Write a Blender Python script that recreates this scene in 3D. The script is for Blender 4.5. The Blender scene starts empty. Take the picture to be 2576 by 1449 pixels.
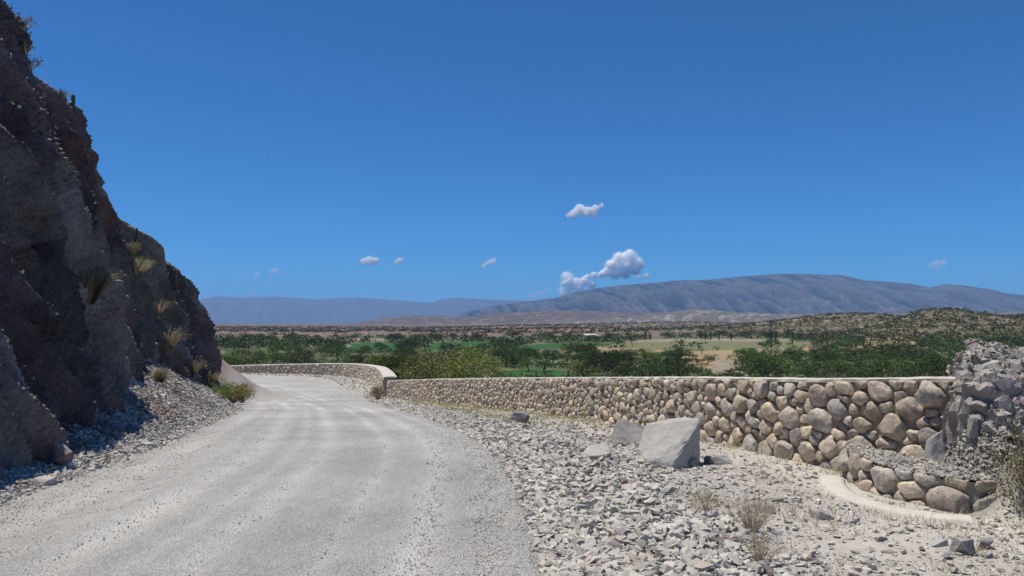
import bpy, bmesh, math, random
import numpy as np
from mathutils import Vector, Matrix
R = math.radians
PI = math.pi
rng = np.random.default_rng(7)
random.seed(7)
S = bpy.context.scene
COL = S.collection

# ------------------------------------------------------------------ camera, sky, sun, exposure
F = 1950.0            # focal length in units of a 2576 px wide picture
EYE = 1.6
HR = 815.0            # row of the horizon in a 2576x1449 picture
cam_d = bpy.data.cameras.new('camera')
cam_d.sensor_width = 36.0
cam_d.lens = F / 2576.0 * 36.0
cam_d.clip_start = 0.05
cam_d.clip_end = 120000
cam = bpy.data.objects.new('camera', cam_d)
COL.objects.link(cam)
PITCH = math.atan((HR - 724.5) / F)
cam.location = (0, 0, EYE)
cam.rotation_euler = (PI / 2 + PITCH, 0, 0)
S.camera = cam

SUN_EL, SUN_AZ = R(73.0), R(10.0)      # azimuth: from -x, turned towards +y
sd = Vector((-math.cos(SUN_EL) * math.cos(SUN_AZ), math.cos(SUN_EL) * math.sin(SUN_AZ), math.sin(SUN_EL)))
sun_d = bpy.data.lights.new('sun', 'SUN')
sun_d.energy = 5.0
sun_d.angle = R(0.53)
sun_d.color = (1.0, 0.925, 0.79)
sun = bpy.data.objects.new('sun', sun_d)
sun.rotation_euler = sd.to_track_quat('Z', 'Y').to_euler()
COL.objects.link(sun)

W = bpy.data.worlds.new('World')
S.world = W
W.use_nodes = True
wn = W.node_tree
for n in list(wn.nodes):
    wn.nodes.remove(n)
sky = wn.nodes.new('ShaderNodeTexSky')
sky.sky_type = 'NISHITA'
sky.sun_disc = False
sky.sun_elevation = SUN_EL
sky.sun_rotation = math.atan2(sd.x, sd.y)
sky.altitude = 3000
sky.air_density = 1.0
sky.dust_density = 0.0
sky.ozone_density = 2.6
hsv = wn.nodes.new('ShaderNodeHueSaturation')
hsv.inputs['Hue'].default_value = 0.5
hsv.inputs['Saturation'].default_value = 1.0
bgn = wn.nodes.new('ShaderNodeBackground')
bgn.inputs[1].default_value = 0.1
won = wn.nodes.new('ShaderNodeOutputWorld')
deep = wn.nodes.new('ShaderNodeVectorMath')      # the clear high altitude air of the place: a deeper blue
deep.operation = 'MULTIPLY'
deep.inputs[1].default_value = (0.225, 0.70, 1.10)
wn.links.new(sky.outputs[0], hsv.inputs['Color'])
wn.links.new(hsv.outputs[0], deep.inputs[0])
wn.links.new(deep.outputs[0], bgn.inputs[0])
wn.links.new(bgn.outputs[0], won.inputs[0])

S.view_settings.view_transform = 'Standard'
S.view_settings.look = 'None'
S.view_settings.exposure = 0.0
S.view_settings.gamma = 1.0
S.cycles.volume_bounces = 40
S.cycles.max_bounces = 48
S.cycles.diffuse_bounces = 8
S.cycles.use_denoising = True

# ------------------------------------------------------------------ small helpers
def tag(o, label=None, cat=None, group=None, kind=None):
    if label: o['label'] = label
    if cat: o['category'] = cat
    if group: o['group'] = group
    if kind: o['kind'] = kind
    return o

def px2xy(px, D):
    return (px - 1288.0) / F * D

def row2D(row, drop):
    return drop * F / (row - HR)

def mesh_obj(name, V, Fs, mat, col=None, smooth=False, parent=None, attr=None):
    """V (n,3); Fs list of int arrays (m,k); one mesh object"""
    V = np.asarray(V, dtype=np.float32)
    me = bpy.data.meshes.new(name)
    me.vertices.add(len(V))
    me.vertices.foreach_set('co', V.ravel())
    Fs = [np.asarray(f, dtype=np.int32) for f in Fs if len(f)]
    nl = sum(f.size for f in Fs)
    npoly = sum(len(f) for f in Fs)
    me.loops.add(nl)
    me.polygons.add(npoly)
    me.loops.foreach_set('vertex_index', np.concatenate([f.ravel() for f in Fs]))
    tot = np.concatenate([np.full(len(f), f.shape[1], dtype=np.int32) for f in Fs])
    st = np.zeros(npoly, dtype=np.int32)
    st[1:] = np.cumsum(tot)[:-1]
    me.polygons.foreach_set('loop_start', st)
    me.polygons.foreach_set('loop_total', tot)
    me.polygons.foreach_set('use_smooth', np.full(npoly, bool(smooth)))
    me.update(calc_edges=True)
    if col is not None:
        c = np.ones((len(V), 4), dtype=np.float32)
        c[:, :3] = col
        a = me.color_attributes.new('Col', 'FLOAT_COLOR', 'POINT')
        a.data.foreach_set('color', c.ravel())
    me.validate()
    me.materials.append(mat)
    o = bpy.data.objects.new(name, me)
    COL.objects.link(o)
    if parent is not None:
        o.parent = parent
    return o

def empty(name, loc, rz=0.0):
    o = bpy.data.objects.new(name, None)
    o.location = loc
    o.rotation_euler = (0, 0, rz)
    o.empty_display_size = 0.2
    COL.objects.link(o)
    return o

class Acc:
    """collects pieces into one mesh"""
    def __init__(s):
        s.V = []; s.F3 = []; s.F4 = []; s.C = []; s.n = 0
    def add(s, V, F, C=None):
        V = np.asarray(V, dtype=np.float32)
        F = np.asarray(F, dtype=np.int32)
        s.V.append(V)
        (s.F3 if F.shape[1] == 3 else s.F4).append(F + s.n)
        if C is None: C = (1, 1, 1)
        s.C.append(np.broadcast_to(np.asarray(C, dtype=np.float32), (len(V), 3)))
        s.n += len(V)
    def build(s, name, mat, smooth=False, parent=None):
        Fs = []
        if s.F3: Fs.append(np.concatenate(s.F3))
        if s.F4: Fs.append(np.concatenate(s.F4))
        return mesh_obj(name, np.concatenate(s.V), Fs, mat, np.concatenate(s.C), smooth, parent)

# numpy noise -------------------------------------------------------
def _h(ix, iy, seed):
    with np.errstate(over='ignore'):
        n = (ix.astype(np.int64) * 374761393 + iy.astype(np.int64) * 668265263 + seed * 1442695041) & 0xffffffff
        n = ((n ^ (n >> 13)) * 1274126177) & 0xffffffff
        n = (n ^ (n >> 16)) & 0xffffffff
        n = (n * 2246822519) & 0xffffffff
        n = n ^ (n >> 15)
    return (n & 0xffffff) / float(0x1000000)

def noise2(x, y, seed=0):
    xi = np.floor(x); yi = np.floor(y)
    fx = x - xi; fy = y - yi
    u = fx * fx * fx * (fx * (fx * 6 - 15) + 10)
    v = fy * fy * fy * (fy * (fy * 6 - 15) + 10)
    xi = xi.astype(np.int64); yi = yi.astype(np.int64)
    def g(ax, ay):
        a = _h(xi + ax, yi + ay, seed) * 2 * PI
        return np.cos(a) * (fx - ax) + np.sin(a) * (fy - ay)
    a = g(0, 0) * (1 - u) + g(1, 0) * u
    b = g(0, 1) * (1 - u) + g(1, 1) * u
    return (a * (1 - v) + b * v) * 1.4

def fbm(x, y, seed=0, oct=4, gain=0.5, lac=2.03):
    s = 0; a = 1.0; t = 0
    for k in range(oct):
        s = s + a * noise2(x, y, seed + k * 17)
        t += a; a *= gain
        x = x * lac + 3.1; y = y * lac + 1.7
    return s / t

def ridged(x, y, seed=0, oct=4, gain=0.5):
    s = 0; a = 1.0; t = 0
    for k in range(oct):
        s = s + a * (1 - 2 * np.abs(noise2(x, y, seed + k * 31)))
        t += a; a *= gain
        x = x * 2.07 + 5.3; y = y * 2.07 + 2.9
    return s / t

def facet(x, y, seed, tilt=1.0):
    """piecewise planar relief from jittered cells; also returns a random number per cell and the border distance"""
    xi = np.floor(x).astype(np.int64); yi = np.floor(y).astype(np.int64)
    best = np.full(x.shape, 1e9); sec = np.full(x.shape, 1e9)
    val = np.zeros(x.shape); rid = np.zeros(x.shape)
    for ax in (-1, 0, 1):
        for ay in (-1, 0, 1):
            cx = xi + ax; cy = yi + ay
            jx = cx + _h(cx, cy, seed); jy = cy + _h(cx, cy, seed + 1)
            dx = x - jx; dy = y - jy
            d = dx * dx + dy * dy
            g1 = _h(cx, cy, seed + 2) - .5; g2 = _h(cx, cy, seed + 3) - .5; r0 = _h(cx, cy, seed + 4)
            v = (r0 - .5) + tilt * (g1 * dx + g2 * dy)
            m = d < best
            sec = np.where(m, best, np.minimum(sec, d))
            best = np.where(m, d, best)
            val = np.where(m, v, val)
            rid = np.where(m, r0, rid)
    return val, rid, np.sqrt(sec) - np.sqrt(best)

def tri(x, y, seed):
    """continuous relief of flat triangles, roughly -0.5..0.5"""
    xi = np.floor(x); yi = np.floor(y); fx = x - xi; fy = y - yi
    xi = xi.astype(np.int64); yi = yi.astype(np.int64)
    v00 = _h(xi, yi, seed); v10 = _h(xi + 1, yi, seed); v01 = _h(xi, yi + 1, seed); v11 = _h(xi + 1, yi + 1, seed)
    return np.where(fx > fy, v00 + (v10 - v00) * fx + (v11 - v10) * fy, v00 + (v01 - v00) * fy + (v11 - v01) * fx) - .5

def sstep(a, b, x):
    t = np.clip((x - a) / (b - a), 0, 1)
    return t * t * (3 - 2 * t)

def inpoly(px, py, poly):
    c = np.zeros(px.shape, bool)
    n = len(poly)
    for i in range(n):
        x1, y1 = poly[i]; x2, y2 = poly[(i + 1) % n]
        if y1 == y2: continue
        m = ((y1 > py) != (y2 > py)) & (px < (x2 - x1) * (py - y1) / (y2 - y1) + x1)
        c ^= m
    return c

def spline(pts, step):
    """Catmull-Rom through pts (n,k), resampled at about the given step (first two columns are x, y)"""
    P = np.asarray(pts, float)
    P = np.vstack([2 * P[0] - P[1], P, 2 * P[-1] - P[-2]])
    out = []
    for i in range(1, len(P) - 2):
        n = max(2, int(np.ceil(np.linalg.norm(P[i + 1][:2] - P[i][:2]) / step)))
        t = np.linspace(0, 1, n, endpoint=False)[:, None]
        a, b, c, d = P[i - 1], P[i], P[i + 1], P[i + 2]
        out.append(0.5 * ((2 * b) + (-a + c) * t + (2 * a - 5 * b + 4 * c - d) * t * t + (-a + 3 * b - 3 * c + d) * t ** 3))
    out.append(P[-2][None])
    return np.vstack(out)

def polydist(x, y, path):
    """distance to a polyline, signed (+ = left of travel), and the arc length of the nearest point"""
    best = np.full(x.shape, 1e18); sg = np.ones(x.shape); sa = np.zeros(x.shape)
    acc = 0.0
    for i in range(len(path) - 1):
        ax, ay = path[i][:2]; bx, by = path[i + 1][:2]
        dx, dy = bx - ax, by - ay
        L2 = dx * dx + dy * dy
        t = np.clip(((x - ax) * dx + (y - ay) * dy) / L2, 0, 1)
        ex = x - ax - t * dx; ey = y - ay - t * dy
        d = ex * ex + ey * ey
        m = d < best
        best = np.where(m, d, best)
        sg = np.where(m, np.sign(dx * ey - dy * ex + 1e-12), sg)
        sa = np.where(m, acc + t * math.sqrt(L2), sa)
        acc += math.sqrt(L2)
    return np.sqrt(best) * sg, sa

# ------------------------------------------------------------------ materials
def new_mat(name):
    m = bpy.data.materials.new(name)
    m.use_nodes = True
    nt = m.node_tree
    b = nt.nodes['Principled BSDF']
    b.inputs['Specular IOR Level'].default_value = 0.25
    return m, nt, b

def N(nt, typ, **kw):
    n = nt.nodes.new(typ)
    for k, v in kw.items():
        if k in n.inputs: n.inputs[k].default_value = v
        else: setattr(n, k, v)
    return n

def mat_rock(name, base=(1, 1, 1), rough=0.92, vary=0.35, lo=1.1, hi=1.9, scales=(3.0, 18.0, 90.0), bump=0.3, bdist=0.02,
             tint=(0.5, 0.47, 0.44), tint_amt=0.0, attr=True, spec=0.2, vor=0.0, dust=0.0, dust_col=(0.42, 0.4, 0.38)):
    m, nt, b = new_mat(name)
    L = nt.links
    geo = N(nt, 'ShaderNodeNewGeometry')
    if attr:
        src = N(nt, 'ShaderNodeVertexColor', layer_name='Col').outputs['Color']
    else:
        rgb = N(nt, 'ShaderNodeRGB'); rgb.outputs[0].default_value = (*base, 1)
        src = rgb.outputs[0]
    n1 = N(nt, 'ShaderNodeTexNoise', Scale=scales[0], Detail=6.0, Roughness=0.6)
    n2 = N(nt, 'ShaderNodeTexNoise', Scale=scales[1], Detail=6.0, Roughness=0.65)
    n3 = N(nt, 'ShaderNodeTexNoise', Scale=scales[2], Detail=3.0, Roughness=0.6)
    for n in (n1, n2, n3):
        L.new(geo.outputs['Position'], n.inputs['Vector'])
    ad = N(nt, 'ShaderNodeMath', operation='ADD'); L.new(n1.outputs[0], ad.inputs[0]); L.new(n2.outputs[0], ad.inputs[1])
    ad2 = N(nt, 'ShaderNodeMath', operation='ADD'); L.new(ad.outputs[0], ad2.inputs[0]); L.new(n3.outputs[0], ad2.inputs[1])
    mr = N(nt, 'ShaderNodeMapRange')
    L.new(ad2.outputs[0], mr.inputs['Value'])
    mr.inputs['From Min'].default_value = lo; mr.inputs['From Max'].default_value = hi
    mr.inputs['To Min'].default_value = 1 - vary; mr.inputs['To Max'].default_value = 1 + vary
    mx = N(nt, 'ShaderNodeVectorMath', operation='SCALE')
    L.new(src, mx.inputs[0]); L.new(mr.outputs[0], mx.inputs['Scale'])
    out = mx.outputs[0]
    if tint_amt > 0:
        mi = N(nt, 'ShaderNodeMix', data_type='RGBA')
        n4 = N(nt, 'ShaderNodeTexNoise', Scale=scales[0] * 1.7, Detail=5.0, Roughness=0.65)
        L.new(geo.outputs['Position'], n4.inputs['Vector'])
        mr4 = N(nt, 'ShaderNodeMapRange')
        L.new(n4.outputs[0], mr4.inputs['Value'])
        mr4.inputs['From Min'].default_value = 0.48; mr4.inputs['From Max'].default_value = 0.7
        mr4.inputs['To Max'].default_value = tint_amt
        L.new(mr4.outputs[0], mi.inputs[0]); L.new(out, mi.inputs[6]); mi.inputs[7].default_value = (*tint, 1)
        out = mi.outputs[2]
    if dust > 0:   # dust settled on upward faces
        sx = N(nt, 'ShaderNodeSeparateXYZ'); L.new(geo.outputs['Normal'], sx.inputs[0])
        mr5 = N(nt, 'ShaderNodeMapRange'); L.new(sx.outputs['Z'], mr5.inputs['Value'])
        mr5.inputs['From Min'].default_value = 0.45; mr5.inputs['From Max'].default_value = 0.9
        mr5.inputs['To Max'].default_value = dust
        mi = N(nt, 'ShaderNodeMix', data_type='RGBA')
        L.new(mr5.outputs[0], mi.inputs[0]); L.new(out, mi.inputs[6]); mi.inputs[7].default_value = (*dust_col, 1)
        out = mi.outputs[2]
    L.new(out, b.inputs['Base Color'])
    b.inputs['Roughness'].default_value = rough
    b.inputs['Specular IOR Level'].default_value = spec
    bp = N(nt, 'ShaderNodeBump', Strength=bump, Distance=bdist)
    hsum = N(nt, 'ShaderNodeMath', operation='MULTIPLY_ADD')
    L.new(n2.outputs[0], hsum.inputs[0]); hsum.inputs[1].default_value = 2.0; L.new(n3.outputs[0], hsum.inputs[2])
    hout = hsum.outputs[0]
    if vor > 0:
        v = N(nt, 'ShaderNodeTexVoronoi', Scale=vor)
        L.new(geo.outputs['Position'], v.inputs['Vector'])
        h2 = N(nt, 'ShaderNodeMath', operation='MULTIPLY_ADD')
        L.new(v.outputs['Distance'], h2.inputs[0]); h2.inputs[1].default_value = -1.5; L.new(hout, h2.inputs[2])
        hout = h2.outputs[0]
    L.new(hout, bp.inputs['Height'])
    L.new(bp.outputs[0], b.inputs['Normal'])
    return m

def mat_leaf(name, trans=0.25):
    m, nt, b = new_mat(name)
    L = nt.links
    c = N(nt, 'ShaderNodeVertexColor', layer_name='Col')
    oi = N(nt, 'ShaderNodeObjectInfo')
    mr = N(nt, 'ShaderNodeMapRange'); mr.inputs['To Min'].default_value = 0.72; mr.inputs['To Max'].default_value = 1.3
    L.new(oi.outputs['Random'], mr.inputs['Value'])
    mx = N(nt, 'ShaderNodeVectorMath', operation='SCALE')
    L.new(c.outputs[0], mx.inputs[0]); L.new(mr.outputs[0], mx.inputs['Scale'])
    L.new(mx.outputs[0], b.inputs['Base Color'])
    b.inputs['Roughness'].default_value = 0.7
    tr = N(nt, 'ShaderNodeBsdfTranslucent'); L.new(mx.outputs[0], tr.inputs['Color'])
    ms = N(nt, 'ShaderNodeMixShader'); ms.inputs[0].default_value = trans
    L.new(b.outputs[0], ms.inputs[1]); L.new(tr.outputs[0], ms.inputs[2])
    L.new(ms.outputs[0], nt.nodes['Material Output'].inputs['Surface'])
    return m

M_chip = mat_rock('shale_chips', vary=0.3, scales=(2.0, 25.0, 120.0), bump=0.25, bdist=0.006)
M_boulder = mat_rock('boulder_rock', vary=0.28, scales=(2.5, 14.0, 70.0), bump=0.5, bdist=0.015, dust=0.35)
M_road = mat_rock('gravel_road', vary=0.30, lo=1.2, hi=1.8, scales=(0.35, 34.0, 95.0), bump=0.9, bdist=0.016, vor=60.0)
M_ground = mat_rock('ground', vary=0.26, scales=(0.35, 6.0, 60.0), bump=0.4, bdist=0.02)
M_cliff = mat_rock('cliff_rock', vary=0.45, lo=1.2, hi=1.8, scales=(0.9, 7.0, 34.0), bump=0.9, bdist=0.06, dust=0.6, dust_col=(0.34, 0.33, 0.33))
M_stone = mat_rock('cobble_stone', vary=0.5, lo=1.2, hi=1.8, scales=(5.0, 22.0, 110.0), bump=0.7, bdist=0.016, tint=(0.42, 0.34, 0.25), tint_amt=0.35)
M_mortar = mat_rock('mortar', base=(0.36, 0.305, 0.245), attr=False, vary=0.3, scales=(3, 30, 120), bump=0.5, bdist=0.01)
M_cement = mat_rock('pale_cement', base=(0.52, 0.49, 0.45), attr=False, vary=0.18, scales=(2, 14, 90), bump=0.35, bdist=0.008)
M_mount = mat_rock('mountain_ground', vary=0.2, scales=(0.0012, 0.006, 0.03), bump=0.0, bdist=1.0)
M_wood = mat_rock('bark', base=(0.11, 0.085, 0.065), attr=False, vary=0.25, scales=(3, 20, 60), bump=0.4, bdist=0.01)
M_leaf = mat_leaf('leaves')
M_dry = mat_leaf('dry_grass', 0.3)
M_shrubfar = mat_leaf('far_scrub', 0.1)
M_cactus = mat_rock('cactus_skin', base=(0.07, 0.10, 0.05), attr=False, vary=0.25, scales=(1, 6, 30), bump=0.3)
M_dirt = mat_rock('dusty_dirt', base=(0.36, 0.345, 0.325), attr=False, vary=0.4, scales=(3, 24, 90), bump=0.6, bdist=0.015)
M_hide = mat_rock('cow_hide', base=(0.02, 0.016, 0.013), attr=False, vary=0.2, scales=(1, 6, 30), bump=0.1)
M_adobe = mat_rock('adobe', base=(0.45, 0.36, 0.27), attr=False, vary=0.15, scales=(0.5, 3, 20), bump=0.2)
M_darkwood = mat_rock('dark_wood', base=(0.06, 0.045, 0.035), attr=False, vary=0.2, scales=(1, 6, 30), bump=0.1)

# ------------------------------------------------------------------ layout curves (metres, x right, y forward)
ZY = np.array([-400, 9, 13, 17, 23.5, 30, 39, 45, 52, 60, 400.])
ZZ = np.array([0.0, 0, -.2, -.5, -1.0, -1.5, -2.2, -2.36, -2.48, -2.52, -2.6])
def zr(y):
    s = 0
    for d in (-1.6, -.8, 0, .8, 1.6):
        s = s + np.interp(y + d, ZY, ZZ)
    return s / 5

ROAD = spline([(-1.9, -60, 2.6), (-1.9, -8, 2.6), (-2.1, 0, 2.55), (-2.2, 5, 2.5), (-2.3, 8, 2.4), (-2.75, 11.3, 2.35), (-3.7, 15.5, 2.4), (-5.1, 21, 2.45),
               (-6.9, 27, 2.6), (-9.3, 34, 3.2), (-12.4, 42, 4.4), (-16.6, 49.5, 5.6), (-23, 55, 6.2), (-33, 58, 6.2), (-60, 59, 6.2)], 0.8)
WALL_A = spline([(4.42, 7.3), (4.2, 7.72), (3.72, 8.9), (2.98, 12), (1.85, 17), (-.15, 23.5), (-2.9, 31), (-6.06, 39.0)], 0.25)
WALL_B = spline([(-6.15, 39.3), (-7.5, 46), (-9.3, 53.5), (-12.3, 60.5), (-17, 64.2), (-25, 66), (-38, 66.5), (-60, 67)], 0.4)
RIM = np.vstack([[(9.5, 3.5), (6.6, 4.9), (4.95, 6.5)], WALL_A[::3], WALL_B[::3], [(-120, 68)]])     # edge of the road platform
CLIFF = spline([(-5.1, -30), (-5.1, -5), (-4.95, 3), (-5.12, 7.5), (-5.7, 10.2), (-6.5, 13), (-7.95, 17), (-9.35, 21), (-10.55, 26), (-11.45, 30),
                (-12.4, 33), (-15, 36), (-21, 39), (-34, 43), (-60, 47)], 0.12)
LOWWALL = spline([(3.84, 8.75), (3.60, 8.15), (3.53, 7.5), (3.68, 7.0), (3.92, 6.74), (4.12, 6.68)], 0.04)

VAL = -13.4
RIDGES = [
    (960, 90, [(-3000, 846), (300, 846), (560, 845), (700, 842), (860, 846), (1000, 843), (1150, 847), (1300, 845), (1500, 852), (5000, 860)]),
    (1330, 170, [(-3000, 838), (400, 838), (640, 837), (800, 834), (960, 838), (1120, 833), (1300, 828), (1450, 826), (1650, 830), (1800, 836), (5000, 850)]),
    (1850, 260, [(-3000, 831), (500, 831), (720, 827), (900, 830), (1080, 827), (1250, 821), (1400, 819), (1600, 824), (5000, 835)]),  # skyline rows of the nearer hills, their distance and depth
    (4200, 1500, [(-3000, 822), (0, 826), (520, 826), (800, 824), (1000, 819), (1300, 817), (1500, 813), (1800, 811), (2100, 812), (2576, 810), (5000, 812)]),
    (2200, 500, [(-3000, 832), (400, 832), (700, 829), (900, 831), (1150, 824), (1320, 818), (1480, 816), (1600, 812), (1760, 811), (1900, 814), (2100, 815), (5000, 815)]),
    (1250, 260, [(-3000, 840), (1200, 842), (1500, 834), (1700, 828), (1850, 818), (1960, 808), (2040, 797), (2120, 790), (2200, 791), (2290, 800), (2400, 812), (5000, 812)]),
    (820, 150, [(-3000, 856), (1900, 852), (2100, 842), (2220, 820), (2270, 800), (2320, 785), (2360, 780), (2410, 781), (2450, 790), (2500, 795), (2560, 797), (2700, 800), (5000, 805)]),
]
def hval(x, y):
    D = np.maximum(y, 30.0)
    far = np.sqrt(x * x + y * y)
    px = 1288 + F * x / D
    px = np.where(y < 30, 1288 + F * np.clip(x / 30, -3, 3), px)
    z = VAL + 0.5 * fbm(x / 60, y / 60, 3, 3) + 0.004 * np.clip(far - 1200, 0, 3000)
    n1 = ridged(x / 70, y / 70, 5, 4)
    n2 = fbm(x / 220, y / 220, 8, 3)
    for Dc, w, prof in RIDGES:
        p = np.asarray(prof, float)
        row = np.interp(px, p[:, 0], p[:, 1]) + 1.6 * fbm(px / 70, px * 0 + Dc, 77, 4)
        top = EYE + (HR - row) / F * Dc
        t = (D - Dc) / w
        g = np.where(t < 0, np.exp(-t * t * 1.4), np.exp(-t * t * .5))
        amp = np.maximum(top - VAL, 0)
        rel = 1 + 0.16 * (n1 - .3) * (1 - g * .8) + .10 * n2 * (1 - g)
        zz = VAL + amp * g * rel
        z = np.maximum(z, zz) + 0.0
    return z + np.where(far > 450, 0.7 * n1 * sstep(450, 900, far), 0)

def hground(x, y):
    x = np.asarray(x, float); y = np.asarray(y, float)
    z = hval(x, y)
    near = (np.abs(x) < 140) & (y < 110) & (y > -110)
    if near.any():
        X = x[near]; Y = y[near]
        base = zr(Y)
        lat, s = polydist(X, Y, ROAD)
        hw = np.interp(Y, ROAD[:, 1], ROAD[:, 2])
        rd, _ = polydist(X, Y, RIM)
        e = np.abs(lat) - hw
        plat = base - 0.06 * (1 - sstep(-.35, 0.0, e))
        # right verge: windrow of shale, then a shallow dip
        rv = (lat < 0)
        plat = plat + np.where(rv, 0.09 * np.exp(-((e - .75) / .5) ** 2), 0)
        plat = plat + 0.03 * fbm(X / .9, Y / .9, 21, 4) * sstep(0, .4, e)
        # talus on the cliff side
        lv = (lat > 0)
        cd, _ = polydist(X, Y, CLIFF)       # + = inside the rock
        te = np.clip(e, 0, 6)
        tal = np.where(lv, 0.10 * sstep(0, .3, e) + 0.62 * te ** 1.05, 0)
        tal = tal * np.interp(Y, [-5, 5, 8, 11, 14, 20, 28, 34, 40, 46], [.2, .2, .3, .55, .9, 1, .95, .9, .6, .1])
        plat = plat + np.minimum(tal, 3.2)
        plat = plat + np.where(lv, .06 * fbm(X / .5, Y / .5, 33, 4) * sstep(.2, 1.2, e), 0)
        # lit spoil heap beyond the end of the cliff
        plat = plat + 2.7 * np.exp(-(((X + 16.2) / 2.6) ** 2 + ((Y - 39.5) / 3.4) ** 2))
        # shale mound and the terrace behind the low wall, at the right
        lw, ls = polydist(X, Y, LOWWALL)
        inside = (lw > 0.06) & (X > 3.2) & (Y < 9.4) & (Y > 6.3)
        inr = inside & (ls > 0.02)
        ter = .30 + .03 * fbm(X * 3, Y * 3, 55, 3)
        wob = .12 * fbm(X * 1.7, Y * 1.7, 56, 3)
        u1 = sstep(6.35, 7.45, Y + wob); u2 = sstep(3.78, 4.22, X + wob)
        u3 = sstep(-.22, .30, X - 4.0 - .62 * np.maximum(Y - 7.3, 0) + .4 * wob)
        mound = 1.18 * (u1 * u2) ** .8 * u3 * sstep(11.5, 9.0, Y) + .42 * u2 * sstep(6.3, 6.6, Y) * (1 - u1 * u2) * u3
        mound = mound * (1 + .10 * fbm(X * 2.2, Y * 2.2, 57, 4)) + .05 * u2 * fbm(X * 5, Y * 5, 58, 3) * u3
        mound = mound + u3 * u2 * (.26 * tri(X / .34 + Y * .8, Y / .26, 601) + .12 * tri(X / .13, Y / .11 + X * 2, 611) + .05 * tri(X / .05, Y / .05, 621))
        low = base + np.where((X > 3.2) & (Y > 6.2) & (Y < 9.4) & inr, ter, 0) * sstep(0.05, .12, lw)
        plat = np.where(X > 2.6, np.maximum(plat, np.maximum(low, base + mound)), plat)
        mnd = base + mound
        # outside the wall the hillside drops to the valley
        out = np.clip(-rd - .15, 0, 400)
        drop = plat - 0.15 * sstep(0, .3, out) - out * .55 - .5 * sstep(0, 3, out) + .6 * fbm(X / 3, Y / 3, 41, 3) * sstep(1, 5, out)
        drop = np.where((X > 3.6) & (Y < 11) & (Y > 3), np.maximum(drop, mnd - .02), drop)
        zz = np.where(rd > 0, plat, np.maximum(drop, z[near]))
        z[near] = zz
    return z

# ------------------------------------------------------------------ the ground, one sheet out to the horizon
# open places of the valley floor as (column, row) outlines seen from the road, turned into metres with the valley level
def val_coords(x, y):
    D = np.maximum(y, 1.0)
    return 1288 + F * x / D, HR + (EYE - VAL) * F / D
Z_GREEN = [[(1240, 892), (1252, 879), (1355, 866), (1440, 862), (1575, 866), (1490, 873), (1370, 877), (1310, 890)],
           [(845, 886), (860, 867), (930, 862), (1010, 864), (1015, 880), (930, 887)],
           [(1060, 880), (1085, 864), (1235, 858), (1240, 869), (1150, 882)],
           [(1235, 950), (1262, 932), (1330, 928), (1452, 934), (1490, 950)]]
Z_OLIVE = [[(1500, 872), (1575, 862), (1750, 857), (1930, 858), (2050, 862), (2040, 874), (1900, 882), (1760, 880), (1600, 880)]]
Z_TAN = [[(1390, 882), (1500, 873), (1620, 878), (1720, 882), (1600, 890), (1500, 893), (1420, 889)],
         [(1720, 884), (1900, 878), (2030, 873), (2170, 870), (2330, 878), (2200, 890), (1980, 890), (1900, 900), (1830, 935), (1740, 940), (1720, 905)],
         [(2165, 871), (2180, 857), (2290, 858), (2320, 872)]]
Z_SAND = [[(780, 858), (785, 852), (1040, 854), (1040, 858)], [(840, 872), (850, 866), (880, 868), (880, 873)],
          [(1560, 862), (1570, 856), (1760, 852), (1990, 855), (1980, 859), (1760, 859)], [(1780, 948), (1800, 905), (1850, 905), (1880, 948)]]
def ground_zones(x, y):
    p, r = val_coords(x, y)
    p = p + 14 * fbm(x / 40, y / 40, 71, 3); r = r + 2.0 * fbm(x / 30, y / 30, 72, 3)
    z = np.zeros(x.shape, int)
    for k, zs in enumerate((Z_GREEN, Z_OLIVE, Z_TAN, Z_SAND)):
        for poly in zs:
            z[inpoly(p, r, poly)] = k + 1
    return z

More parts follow.
